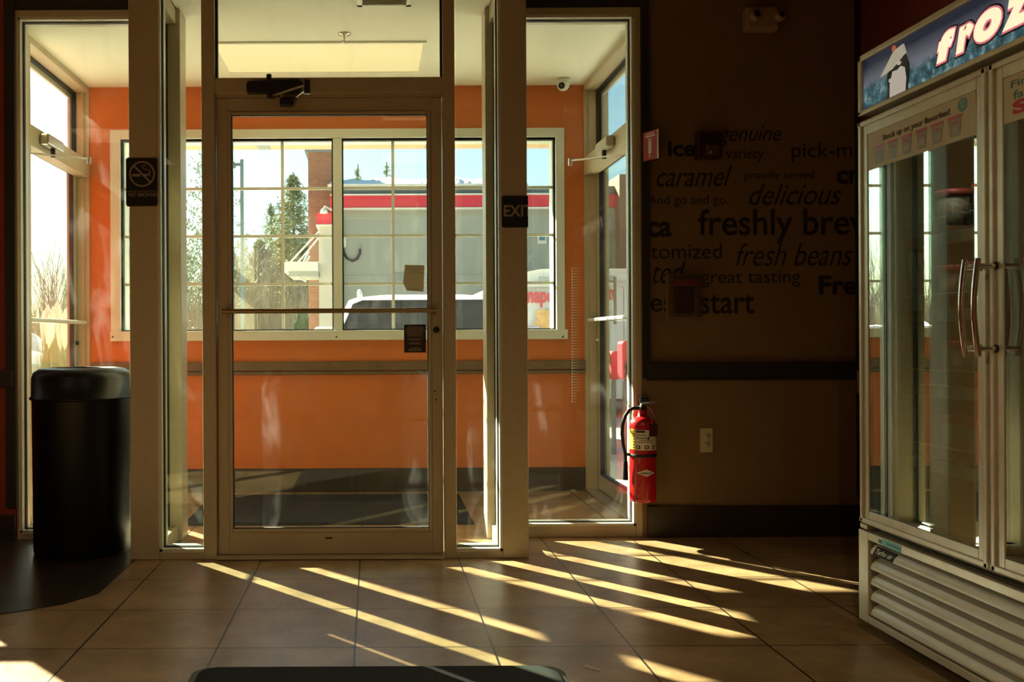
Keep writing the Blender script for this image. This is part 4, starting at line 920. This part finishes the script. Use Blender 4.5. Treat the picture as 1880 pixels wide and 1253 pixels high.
g = MB().box(xL-.05, xr1, YB-.15, YB, zr0-.035, zr0, 'trim_light').box(xL-.05, xr1, YB-.14, YB, zr1, zr1+.03, 'trim_light').box(xL-.1, B(940, 340)[0]+.3, YB-.05, YB+.3, B(700, 343)[1], B(700, 338.5)[1], 'trim_light').box(xr1, xr1+.05, YB-.14, YB, B(1000, 420)[1], zr1+.03, 'trim_light')
g.build('band_trim', bd)
g = MB()
for py in (437, 505): z = B(700, py)[1]; g.box(xL, xR, YB-.004, YB, z-.012, z+.012, 'bldg_joint')
g.build('wall_joint', bd)
# snow on the roof: lumpy grid
g = MB(); x0, x1 = xL-.1, B(950, 325)[0]; nx, ny = 46, 10; vs = []
zs_ = B(700, 335)[1]
for j in range(ny+1):
    for i in range(nx+1):
        x = x0+(x1-x0)*i/nx; y = YB+.25+j*.36; h = .10+.27*min(1, j/5)+.018*math.sin(x*5.1)+.02*math.sin(x*11.3+j*2)+R.uniform(-.03, .03)
        if j == 0: h = -.02+R.uniform(-.03, .03)
        if i in (0, nx): h *= .4
        vs.append((x, y, zs_+h))
g.poly(vs, [(j*(nx+1)+i, j*(nx+1)+i+1, (j+1)*(nx+1)+i+1, (j+1)*(nx+1)+i) for j in range(ny) for i in range(nx)], 'snow', True)
g.box(x0, x1, YB+.26, YB+5, B(700, 343)[1], zs_-.02, 'parapet'); g.build('roof_snow', bd)
# brick tower, tan pilaster with red cap
q0, q1 = B(566, 400, 18.8), B(618, 280, 18.8)
MB().box(q0[0], q1[0], 18.8, 21, -.15, q1[1], 'brick').box(q0[0]-.06, q1[0]+.06, 18.74, 21, q1[1], q1[1]+.05, 'parapet').build('brick_tower', bd)
q0 = B(1137, 320, 17.7); q1 = B(1200, 320, 17.7); MB().box(q0[0], q1[0], 17.7, 20, -.15, q0[1], 'brick_tan').build('brick_pier', bd)
YPl = 17.4; q0, q1 = B(585.5, 500, YPl), B(618, 500, YPl)
MB().box(q0[0], q1[0], YPl, 18.8, -.15, B(600, 413, YPl)[1], 'pilaster').build('pilaster', bd)
g = MB(); za, zb = B(600, 413.5, YPl)[1], B(600, 392, YPl)[1]; x0, x1 = B(581.5, 400, YPl)[0], B(613, 400, YPl)[0]
g.box(x0, x1, YPl-.08, 18.6, za, zb, 'siding_red'); k = x0
while k < x1: g.box(k, k+.015, YPl-.095, YPl-.08, za, zb, 'metal_red'); k += .05
g.box(x0-.01, x1, YPl-.1, 18.6, za-.02, za, 'trim_light'); g.build('red_cap', bd)
g = MB(); a = B(595, 392, YPl-.3); g.lathe([(.02, .09), (.05, .07), (.075, .0), (.0, .0)], (a[0], YPl-.3, a[1]), 'white_paint', 16)
g.tube([(a[0], YPl-.3, a[1]+.08), (a[0]+.02, YPl-.3, a[1]+.12), (B(612, 387, YPl)[0], YPl, a[1]+.08)], .018, 'white_paint', 8); g.build('gooseneck_lamp', bd)
g = MB(); y_ = 17.2; a, b_ = B(522, 492, y_), B(586, 486, y_); zz = B(550, 497, y_)[1]
g.box(a[0], b_[0], y_-.4, y_+.9, zz-.03, B(550, 484, y_)[1], 'trim_light').box(a[0]+.1, b_[0], y_-.3, y_+.8, zz-.12, zz-.03, 'bldg_gray'); g.build('awning', bd)
g = MB()
for (p, q) in (((530, 485), (585, 424)), ((545, 485), (585, 436)), ((556, 484), (566, 462)), ((562, 484), (568, 470))):
    a, b_ = B(*p, y_), B(*q, y_); g.tube([(a[0], y_, a[1]), (b_[0], y_+.1, b_[1])], .016, 'trim_light', 6)
a, b_ = B(527, 497, y_), B(562, 517, y_); g.tube([(a[0], y_, a[1]), (b_[0], y_, b_[1])], .02, 'trim_light', 6)
g.build('awning_rod', bd)
g = MB(); a, b_ = B(629, 455), B(635.5, 434); g.box(a[0], b_[0], YB-.1, YB, a[1], b_[1], 'white_paint'); a = B(628.5, 434); g.box(a[0], a[0]+.03, YB-.06, YB, a[1], zr0, 'white_paint'); g.build('wall_box', bd)
pts = [B(*p) for p in ((630, 455), (632, 467), (638, 476), (648, 480), (656, 476), (661, 466), (661, 458))]
MB().tube([(p[0], YB-.05, p[1]) for p in pts], .022, 'black_rubber', 8).build('cable_loop', bd)
a, b_ = B(987, 448), B(1002.5, 430); MB().box(a[0], b_[0], YB-.03, YB, a[1], b_[1], 'trim_light').box(a[0]+.025, b_[0]-.025, YB-.035, YB-.03, a[1]+.06, b_[1]-.02, 'tag_blue').build('wall_sign', bd)
a, b_ = B(719, 516), B(741, 503); MB().box(a[0], b_[0], YB-.04, YB, a[1], b_[1], 'parapet').build('wall_panel', bd)
# ---- white SUV nose-on in front of the building
YS = 8.2
sv = thing('suv', 'white sport utility vehicle parked facing the window', 'car', (P(772, 0, YS)[0], YS+2, -.15))
def SVp(px, py, dy=0): q = P(px, py, YS); return (q[0], YS+dy, q[1])
cxs = P(782, 560, YS+1.6)[0]
def loft(secs, m, mb, smooth=True, cap=True):
    n = len(secs[0]); vs = [v for s_ in secs for v in s_]; fs = []
    for i in range(len(secs)-1):
        for k in range(n): fs.append((i*n+k, i*n+(k+1) % n, (i+1)*n+(k+1) % n, (i+1)*n+k))
    if cap: fs += [tuple(range(n))[::-1], tuple(range((len(secs)-1)*n, len(secs)*n))]
    mb.poly(vs, fs, m, smooth)
zr_ = P(772, 541, YS+1.6)[1]
def sec(y, zt, zb, hw_t, hw_b, r=.12):
    pts = []
    for s in (1, -1):
        seq = [(hw_b, zb), (hw_t+(hw_b-hw_t)*.25, zt-r*1.2), (hw_t, zt-r*.45), (hw_t-r, zt-.01), (hw_t*.5, zt+.012)]
        pts += [(cxs+s*a, y, z) for a, z in (seq if s > 0 else seq[::-1])]
    return pts
g = MB()
loft([sec(YS+.0, .78, -.0, .80, .90), sec(YS+.25, .92, .0, .88, .96), sec(YS+1.25, 1.02, .0, .90, .98), sec(YS+4.55, 1.02, .0, .90, .97), sec(YS+4.8, .95, .05, .86, .93)], 'car_white', g)
loft([sec(YS+.95, 1.02, .9, .86, .90, .05), sec(YS+1.55, zr_-.03, .9, .78, .94, .10), sec(YS+1.9, zr_, .9, .79, .94, .10), sec(YS+4.1, zr_-.02, .9, .77, .93, .10), sec(YS+4.6, zr_-.12, .9, .70, .90)], 'car_white', g)
g.build('body', sv)
g = MB(); hw1, hw2 = .86, .72; ya, yb_ = YS+.85, YS+1.46
g.poly([(cxs-hw1, ya, 1.035), (cxs+hw1, ya, 1.035), (cxs+hw2+.02, yb_-.05, zr_-.10), (cxs+hw2-.08, yb_-.01, zr_-.060), (cxs-hw2+.08, yb_-.01, zr_-.060), (cxs-hw2-.02, yb_-.05, zr_-.10)], [(0, 1, 2, 3, 4, 5)], 'car_glass')
g.build('windscreen', sv)
for s in (-1, 1):
    g = MB(); g.poly([(cxs+s*.93, YS+1.5, 1.05), (cxs+s*.93, YS+4.2, 1.05), (cxs+s*.86, YS+4.0, zr_-.10), (cxs+s*.86, YS+1.85, zr_-.10)], [(0, 1, 2, 3)], 'car_glass'); g.build('side_glass', sv)
for s in (-1, 1):
    g = MB(); x = cxs+s*.68; g.tube([(x, YS+1.8, zr_+.0), (x, YS+2.0, zr_+.055), (x, YS+3.9, zr_+.055), (x, YS+4.1, zr_)], .022, 'white_paint', 8); g.build('roof_rail', sv)
    g = MB(); g.box(cxs+s*.92, cxs+s*1.12, YS+1.35, YS+1.47, 1.0, 1.14, 'car_white', .03); g.build('wing_mirror', sv)
    for y in (YS+.85, YS+3.9): MB().lathe([(0, -.11), (.30, -.11), (.33, -.08), (.33, .08), (.30, .11), (0, .11)], (cxs+s*.86, y, .18), 'tire', 28, 'X').build('wheel', sv)
    MB().box(cxs+s*.45, cxs+s*.80, YS-.02, YS+.08, .58, .72, 'chrome', .02).build('headlight', sv)
MB().box(cxs-.42, cxs+.42, YS-.03, YS+.05, .45, .68, 'black_plastic', .02).build('radiator_grille', sv)
# ---- white delivery van, side-on
YV = 14.0
vn = thing('delivery_van', 'white delivery van with red lettering behind the right side glass', 'van', (4.6, YV+1, -.15))
vx0 = P(938, 550, YV)[0]; vx1 = vx0+4.9; ztv = P(1000, 494, YV)[1]
def Vp(px, py): q = P(px, py, YV); return q
g = MB()
side = [(vx0, .12), (vx0, ztv-.25), (vx0+.12, ztv-.06), (vx0+.45, ztv), (vx1-1.5, ztv), (vx1-1.15, ztv-.12), (vx1-.55, 1.05), (vx1-.05, .85), (vx1, .55), (vx1, .12)]
n = len(side); secs = []
for (y, ins) in ((YV+.08, .06), (YV, .0), (YV+1.9, .0), (YV+1.82, .06)):
    secs.append([(x+(ins if x < vx0+1 else -ins), y, z-(ins if z > 1 else 0)) for x, z in side])
loft([[(x, y, z) for x, y, z in s_] for s_ in secs[:1]+secs[1:]], 'car_white', g, smooth=False)
g.build('body', vn)
g = MB(); g.box(vx0+.25, vx0+1.0, YV-.012, YV, Vp(1000, 530)[1], Vp(1000, 525)[1], 'bldg_gray'); g.box(vx0, vx1-1.3, YV-.02, YV, Vp(1000, 526)[1]-.01, Vp(1000, 522)[1]+.01, 'trim_light')
for px in (968, 1145): x = Vp(px, 560)[0]; g.box(x-.006, x+.006, YV-.004, YV, .3, ztv-.2, 'bldg_joint')
g.build('side_trim', vn)
g = MB()
def vt(s, x0, x1, y0, y1, m, off=.02, sh=0): put_text(g, s, lambda u, w: (Vp(x0+u*(x1-x0), 560)[0], YV-.002, Vp(1000, y1-w*(y1-y0))[1]), m, (0, -.004, 0), offset=off, shear=sh)
vt('omapo', 945, 1019, 536, 565, 'van_red', .04); vt('h', 1113, 1130, 524, 552, 'van_red', .05, -.2)
vt('חילצנו ה', 989, 1018, 506, 517, 'bldg_joint', .0); vt("צליח", 1112, 1128, 504, 516, 'bldg_joint', .0); vt('כו', 1117, 1123, 570, 577, 'bldg_joint', 0)
g.build('lettering', vn)
g = MB(); c0 = Vp(1003, 583); pts = []
for k in range(20): a = 2*PI*k/20; r_ = .14+.03*math.sin(3*a); pts.append((c0[0]+r_*math.cos(a), YV-.002, c0[1]+r_*.95*math.sin(a)))
g.prism(pts, (0, -.004, 0), 'van_food')
for (ax, az, bx_, bz) in ((-.10, -.05, -.26, -.26), (-.04, -.1, -.08, -.30), (.04, -.1, .05, -.30), (.1, -.06, .16, -.30), (.12, .02, .24, .12), (.13, -.02, .24, -.16)):
    A_ = Vector((c0[0]+ax, YV-.003, c0[1]+az)); B_ = Vector((c0[0]+bx_, YV-.003, c0[1]+bz)); d_ = (B_-A_).normalized(); nn = Vector((-d_.z, 0, d_.x))*.04
    g.prism([A_+nn, B_+nn*.8, B_-nn*.8, A_-nn], (0, -.005, 0), 'van_food')
g.build('food_picture', vn)
g = MB(); g.poly([(vx1-1.45, YV-.003, ztv-.75), (vx1-1.35, YV-.003, ztv-.22), (vx1-1.2, YV-.003, ztv-.25), (vx1-.75, YV-.003, 1.1)], [(0, 1, 2, 3)], 'car_glass'); g.build('side_glass', vn)
for x in (vx0+.95, vx1-.9):
    for y in (YV+.1, YV+1.75): MB().lathe([(0, -.11), (.32, -.11), (.35, -.08), (.35, .08), (.32, .11), (0, .11)], (x, y, .20), 'tire', 28, 'Y').build('wheel', vn)
# ---- red rounded posts seen through the right entrance door
def rack(px, w, py0, py1, Y, m, label, inner):
    a = P(px-w, py1, Y); b_ = P(px+w, py0, Y); o = thing('red_post', label, 'post', ((a[0]+b_[0])/2, Y, -.15))
    MB().prism(rounded(a[0], b_[0], a[1], b_[1], (b_[0]-a[0])*.42, Y), (0, .18, 0), m).build('panel', o)
    if inner: MB().prism(rounded(a[0]+.05, b_[0]-.05, a[1]+.15, b_[1]-.35, .02, Y-.005), (0, .005, 0), 'trim_light').build('inset', o)
    g = MB()
    g.box((a[0]+b_[0])/2-.02, (a[0]+b_[0])/2+.02, Y+.06, Y+.10, -.15, a[1]+.02, 'lampgray'); g.build('stem', o)
    if not inner:
        g = MB()
        for py in (655, 688): z = P(px, py, Y)[1]; g.box(a[0]-.30, a[0]+.02, Y+.05, Y+.11, z-.04, z+.04, m)
        g.build('rail', o)
mat('post_red', (.50, .03, .06), .5)
rack(1130, 8, 645, 698, 9.6, 'post_red', 'dark red rounded post with two side rails outside the right entrance door', False)
rack(1151, 8.5, 626, 698, 9.2, 'metal_red', 'bright red post with pale inset outside the right entrance door', True)
# ---- lamp post
lp = thing('street_lamp', 'grey lamp post with a box head on a short arm beyond the window', 'street lamp', (P(444.5, 400, 24)[0], 24, -.15))
x_ = P(444.5, 400, 24)[0]; zt_ = P(444, 293, 24)[1]
MB().box(x_-.04, x_+.04, 23.96, 24.04, -.15, zt_, 'lampgray').build('pole', lp)
MB().box(x_-.35, x_-.04, 23.97, 24.03, zt_-.16, zt_-.09, 'lampgray').build('arm', lp)
MB().box(x_-.60, x_-.16, 23.85, 24.15, zt_-.20, zt_-.07, 'lampgray', .03).build('lamp_head', lp)
# ------------------------------------------------------------------ trees
def conifer(name, label, px, pytop, Y, rbase, m, dens=1.0, droop=.25, group='conifers beyond the lot', z0=-.15, sparse=0.0, thin=.75):
    x, zt = P(px, pytop, Y); h = zt-z0; rt = thing(name, label, 'tree', (x, Y, z0), group)
    MB().tube([(x, Y, z0), (x+.03*h*.1, Y, z0+h*.5), (x, Y, zt)], [.014*h, .009*h, .003*h], 'bark', 8).build('trunk', rt)
    g = MB(); n = int(170*dens*h/6); gg = []
    vs = []; fs = []
    for i in range(n):
        if R.random() < sparse: continue
        t_ = (i/n)**.85; z = z0+h*(.08+.90*t_)
        L_ = rbase*(1-t_)**.8*R.uniform(.55, 1.15)+.007*h; an = R.uniform(0, 2*PI)
        d = Vector((math.cos(an), math.sin(an), -droop*R.uniform(.3, 1.2)+.25*t_)).normalized(); p = Vector((x, Y, z)); sd = d.cross(Vector((0, 0, 1))).normalized()
        ns = max(5, int(L_*9)); st = L_/ns
        for k in range(ns):
            p = p+d*st; d = (d+Vector((0, 0, .035))).normalized(); f = (k+1)/ns
            if f < .18: continue
            wd = thin*(.12+.34*L_*(1-f))
            for s_ in (-1, 1, -1, 1):
                c_ = p+Vector((R.uniform(-.1, .1), R.uniform(-.1, .1), R.uniform(-.06, .06)))
                e = c_+sd*s_*wd*R.uniform(.2, 1.0)+d*R.uniform(.1, .9)*wd+Vector((0, 0, R.uniform(-.12, .12)-.05))
                nn = Vector((R.uniform(-1, 1), R.uniform(-1, 1), R.uniform(-1, 1))).normalized()*.035*(.6+.12*h/3)
                o_ = len(vs); vs += [c_-nn, c_+nn, e+nn*.3]; fs.append((o_, o_+1, o_+2))
    g.poly(vs, fs, m); g.build('foliage', rt)
    return rt
def bare_tree(label, px, pytop, Y, seed, m='twig', depth=5, spread=.42, r0=None, group='bare trees beyond the lot', z0=-.15, name='bare_tree', nb=3, thick=1.0):
    x, zt = P(px, pytop, Y); h = zt-z0; rt = thing(name, label, 'tree', (x, Y, z0), group); rg = random.Random(seed); g = MB()
    trunk = MB(); r0 = r0 or .012*h
    def grow(p, d, L_, r, dep, mb):
        q = p+d*L_*.5+Vector((rg.uniform(-1, 1), rg.uniform(-1, 1), 0))*L_*.04; e = q+(d+Vector((rg.uniform(-.12, .12), rg.uniform(-.12, .12), .05))).normalized()*L_*.5
        mb.tube([p, q, e], [r, r*.8, r*.62], m, 5 if dep > 1 else 3, caps=False)
        if dep == 0: return
        for k in range(nb if dep > 1 else 3):
            a = rg.uniform(0, 2*PI); sp = spread*rg.uniform(.6, 1.3)
            nd = (d+Vector((math.cos(a), math.sin(a), 0))*sp+Vector((0, 0, .12))).normalized()
            st = p.lerp(e, rg.uniform(.45, 1.0)) if k else e
            grow(st, nd, L_*rg.uniform(.6, .82), r*.58, dep-1, g)
    grow(Vector((x, Y, z0)), Vector((0, 0, 1)), h*.32, r0*thick, depth, trunk)
    trunk.build('trunk', rt); g.build('branches', rt); return rt
conifer('fir_tree', 'tall dense fir tree beside the brick tower', 538, 316, 44, 3.0, 'fir', 2.0, thin=1.0)
conifer('fir_tree', 'shorter slim fir tree left of the tall fir', 497, 372, 46, 1.5, 'pine', 1.0, sparse=.15)
conifer('pine_tree', 'open feathery pine tree left of the lamp post', 385, 235, 30, 2.4, 'pine', .62, droop=-.45, sparse=.1, thin=.55)
conifer('pine_tree', 'smaller feathery pine at the left edge of the window', 300, 290, 37, 2.6, 'pine', .6, droop=-.4, sparse=.1, thin=.55)
conifer('pine_tree', 'pine tree seen between the left post and the casing', 232, 270, 44, 2.4, 'pine', 1.1, droop=-.2)
conifer('pine_tree', 'low yellowish pine in front of the tall fir', 522, 420, 40, 2.3, 'ochre', 1.6, droop=.1, thin=1.0)
conifer('pine_tree', 'broad yellowish pine left of the low one, right of the lamp post', 478, 440, 38, 2.0, 'ochre', 1.5, droop=.05, thin=1.0)
conifer('pine_tree', 'tiny pine top poking over the snowy roof on the left', 657, 302, 60, .8, 'fir', .5)
conifer('pine_tree', 'tiny ragged pine top poking over the snowy roof on the right', 710, 297, 60, 1.2, 'fir', .5, sparse=.3)
for i, (px, pt, Y, sd) in enumerate(((462, 400, 34, 3), (480, 380, 37, 5), (430, 420, 33, 8), (350, 400, 33, 9), (410, 400, 36, 12), (560, 470, 30, 14), (505, 450, 31, 17))):
    side_ = ['right behind the lamp post', 'between the lamp post and the firs', 'left beside the lamp post', 'behind the left sidelite glass', 'behind the door hinge stile', 'in front of the brick tower', 'below the slim fir'][i]
    bare_tree(f'thin leafless tree standing {side_}', px, pt, Y, sd, depth=5)
for i, (px, pt, Y, sd) in enumerate(((98, 395, 17, 31), (120, 420, 18, 33), (78, 450, 19, 35))):
    bare_tree(['tall leafless shrub in the middle of the left entrance door', 'leafless shrub nearest the far stile of the left door', 'low leafless shrub above the white car'][i], px, pt, Y, sd, depth=5, spread=.3, name='bare_shrub', nb=3, group='leafless shrubs outside the left door', thick=.6)
# brush band behind everything
g = MB(); vs = []; fs = []
for i in range(22000):
    x = R.uniform(-34, -1.0); y = R.uniform(26, 34); hh = R.uniform(.8, 4.6)*(.75+.25*math.sin(x*1.3)); d_ = Vector((R.uniform(-.35, .35), R.uniform(-.2, .2), 1)).normalized(); p = Vector((x, y, -.15+R.uniform(0, 1.6))); w = R.uniform(.008, .025)
    o_ = len(vs); e = p+d_*hh*.6; vs += [p, p+Vector((w, w, 0)), e]; fs.append((o_, o_+1, o_+2))
g.poly(vs, fs, 'brush'); tag(g.build('brush_thicket'), 'tangled brown winter brush along the far side of the lot', 'brush', kind='stuff')
# wooded bank behind
g = MB(); nx = 90; vs = []
for j in range(2):
    for i in range(nx+1):
        x = -60+i*1.1; vs.append((x, 58-j*4, -.15 if j else P(500, 470+16*math.sin(i*1.7)+14*math.sin(i*.6)+R.uniform(-12, 12), 58)[1]))
bank = [(x, 50, z) for (x, y, z) in []]
for i in range(9):
    conifer('fir_tree', ['broad','dark','thin','ragged','leaning','pointed','dense','pale','short'][i]+' background fir on the wooded bank, '+('leftmost' if i == 0 else f'{["","second","third","fourth","fifth","sixth","seventh","eighth","ninth"][i]} from the left')+' of nine', 200+i*46, 455+R.uniform(-25, 25), 56+(i*5 % 9)*4, 3.0, 'pine' if i % 2 else 'fir', 1.2, group='background firs on the wooded bank')
# arborvitae
a = P(556, 574, 24); ar = thing('conical_shrub', 'small dark conical evergreen shrub below the brick tower', 'shrub', (a[0], 24, -.15))
g = MB(); vs = []; fs = []
for i in range(2600):
    t_ = R.random(); z = -.15+(a[1]+.15)*t_; r_ = .62*(1-t_)**.75*R.uniform(.75, 1.05)+.02; an = R.uniform(0, 2*PI); p = Vector((a[0]+r_*math.cos(an), 24+r_*math.sin(an), z))
    q = Vector((math.cos(an)*.04, math.sin(an)*.04, .12)); s_ = Vector((-math.sin(an), math.cos(an), 0))*.035; o_ = len(vs); vs += [p-s_, p+s_, p+q]; fs.append((o_, o_+1, o_+2))
g.poly(vs, fs, 'arbor').lathe([(.5, 0), (.42, .5), (.05, a[1]+.05)], (a[0], 24, -.15), 'arbor', 16); g.build('foliage', ar)
MB().tube([(a[0], 24, -.15), (a[0], 24, .3)], .05, 'bark', 8).build('trunk', ar)
# snow banks
def snowbank(x0, x1, y, h, label):
    g = MB(); nx, ny = 30, 8; vs = []
    for j in range(ny+1):
        for i in range(nx+1):
            u, w = i/nx, j/ny; z = h*math.sin(PI*w)*(.3+.7*math.sin(PI*u))*(1+.25*math.sin(i*1.9)+R.uniform(-.12, .12)); vs.append((x0+(x1-x0)*u, y+(w-.5)*3, -.15+max(0, z)))
    g.poly(vs, [(j*(nx+1)+i, j*(nx+1)+i+1, (j+1)*(nx+1)+i+1, (j+1)*(nx+1)+i) for j in range(ny) for i in range(nx)], 'snow', True)
    tag(g.build('snow_bank'), label, 'snow bank')
snowbank(-14, -3.2, 21.6, 1.25, 'low plowed snow bank across the lot below the trees')
snowbank(-18, -6.5, 17.5, .9, 'bright snow bank outside the left entrance door')
# pampas clumps outside the left door
for i, (px, pt, Y) in enumerate(((89, 556, 9.6), (104, 552, 10.2), (127, 556, 9.2))):
    x, z = P(px, pt, Y); o = thing('pampas_grass', ['cream pampas plume clump left of three outside the left door', 'cream pampas plume clump in the middle of three outside the left door', 'cream pampas plume clump right of three outside the left door'][i], 'grass', (x, Y, -.15), 'pampas clumps outside the left door')
    g = MB(); vs = []; fs = []
    for k in range(420):
        an = R.uniform(0, 2*PI); ln = R.uniform(0, .22); b0 = Vector((x+.10*math.cos(an), Y+.1*math.sin(an), -.15)); e = Vector((x+ln*math.cos(an), Y+ln*math.sin(an), z-R.uniform(.0, .5)-ln)); s_ = Vector((-math.sin(an), math.cos(an), 0))*.006
        o_ = len(vs); vs += [b0-s_, b0+s_, e]; fs.append((o_, o_+1, o_+2))
    g.poly(vs, fs, 'ochre'); g.build('blades', o)
    g = MB()
    for k in range(9):
        an = R.uniform(0, 2*PI); ln = R.uniform(0, .09); bx_, by_ = x+ln*math.cos(an), Y+ln*math.sin(an); zz = z-ln*1.3
        g.lathe([(0, -.36), (.030, -.28), (.042, -.16), (.022, -.05), (0, 0)], (bx_, by_, zz), 'pampas', 10)
    g.build('plumes', o)
# white car outside left door
a = P(40, 520, 13.5); wc = thing('sedan', 'white car partly seen through the left entrance door', 'car', (a[0], 13.5, -.15))
x2 = P(86, 560, 13.5)[0]; x1_ = x2-4.4; g = MB()
prof = [(x2, .1), (x2, .62), (x2-.5, .80), (x2-1.05, .90), (x2-1.75, 1.36), (x2-2.9, 1.40), (x2-3.7, .98), (x1_, .85), (x1_, .1)]
loft([[(x, y, z) for x, z in prof] for y in (13.5, 15.2)], 'car_white', g, smooth=False); g.build('body', wc)
MB().poly([(x2-1.2, 13.494, .92), (x2-1.82, 13.494, 1.30), (x2-2.85, 13.494, 1.33), (x2-3.4, 13.494, .98)], [(0, 1, 2, 3)], 'car_glass').build('side_glass', wc)
for x in (x2-.9, x1_+.9):
    for y in (13.6, 15.1): MB().lathe([(0, -.1), (.30, -.1), (.32, -.07), (.32, .07), (.30, .1), (0, .1)], (x, y, .17), 'tire', 24, 'Y').build('wheel', wc)
# red sign low outside the left door
a = P(117, 666, 7.6); o = thing('red_pot', 'pale red round planter low outside the left entrance door', 'planter', (a[0], 7.6, -.02))
mat('pot_red', (.55, .12, .09), .6)
MB().lathe([(0, 0), (.10, 0), (.15, .26), (.16, .30), (.13, .30), (.11, .05), (0, .05)], (a[0], 7.6, -.02), 'pot_red', 28).build('pot', o)
MB().lathe([(0, .29), (.09, .32), (.05, .44), (0, .50)], (a[0], 7.6, -.02), 'pampas', 16).build('plant', o)
# ------------------------------------------------------------------ room ceiling lights (behind the camera)
CLG = 'ceiling panels of the dining room behind the viewer'
for i, (x, y) in enumerate(((-2.6, .4), (.4, .4), (-2.6, -1.8), (.4, -1.8))):
    o = thing('ceiling_light', 'square warm light panel in the dining room ceiling behind the viewer, '+['front left', 'front right', 'rear left', 'rear right'][i], 'ceiling light', (x, y, ZR), CLG)
    MB().box(x-.3, x+.3, y-.3, y+.3, ZR-.012, ZR-.001, 'room_panel' if 'room_panel' in MATS else (mat('room_panel', (.8, .7, .5), .6, emit=(1.0, .72, .42), es=.45) and 'room_panel')).build('diffuser', o)
# ------------------------------------------------------------------ light
sd = Vector((-.857, 1.0, .706)).normalized()
sun = bpy.data.lights.new('sun', 'SUN'); sun.energy = 24; sun.angle = math.radians(.53); sun.color = (1.0, .89, .67)
so = bpy.data.objects.new('sun', sun); COL.objects.link(so); so.rotation_euler = sd.to_track_quat('Z', 'Y').to_euler(); so.location = (-10, 12, 10)
w = bpy.data.worlds.new('world'); bpy.context.scene.world = w; w.use_nodes = True; nt = w.node_tree
bg = nt.nodes['Background']; sk = nt.nodes.new('ShaderNodeTexSky'); sk.sky_type = 'NISHITA'; sk.sun_disc = False; sk.sun_elevation = math.radians(28.5); sk.sun_rotation = math.radians(-41.3)
sk.air_density = 1.0; sk.dust_density = 1.5; sk.ozone_density = 1.2
mxn = nt.nodes.new('ShaderNodeMix'); mxn.data_type = 'RGBA'; mxn.blend_type = 'MULTIPLY'; mxn.inputs[0].default_value = 1; mxn.inputs[7].default_value = (.80, 1.05, .98, 1)
nt.links.new(sk.outputs[0], mxn.inputs[6]); nt.links.new(mxn.outputs[2], bg.inputs[0]); bg.inputs[1].default_value = .12
for x, y in ((-.6, 5.63), (0, 5.63), (-.6, 5.93), (0, 5.93)): lamp(x, y, ZC-.03, 1.5, (1, .86, .60), 'panel_bulb')
for x, y in ((-2.6, .4), (.4, .4), (-2.6, -1.8), (.4, -1.8)): lamp(x, y, ZR-.03, 34, (1, .74, .44), 'room_bulb')
# ------------------------------------------------------------------ view and render options
sc = bpy.context.scene
sc.view_settings.view_transform = 'Standard'; sc.view_settings.look = 'None'; sc.view_settings.exposure = 1.3; sc.view_settings.gamma = 1; sc.view_settings.use_curve_mapping = False
cy = sc.cycles; cy.use_denoising = True; cy.max_bounces = 10; cy.transparent_max_bounces = 32; cy.diffuse_bounces = 5; cy.glossy_bounces = 5; cy.sample_clamp_indirect = 4; cy.caustics_reflective = False; cy.caustics_refractive = False
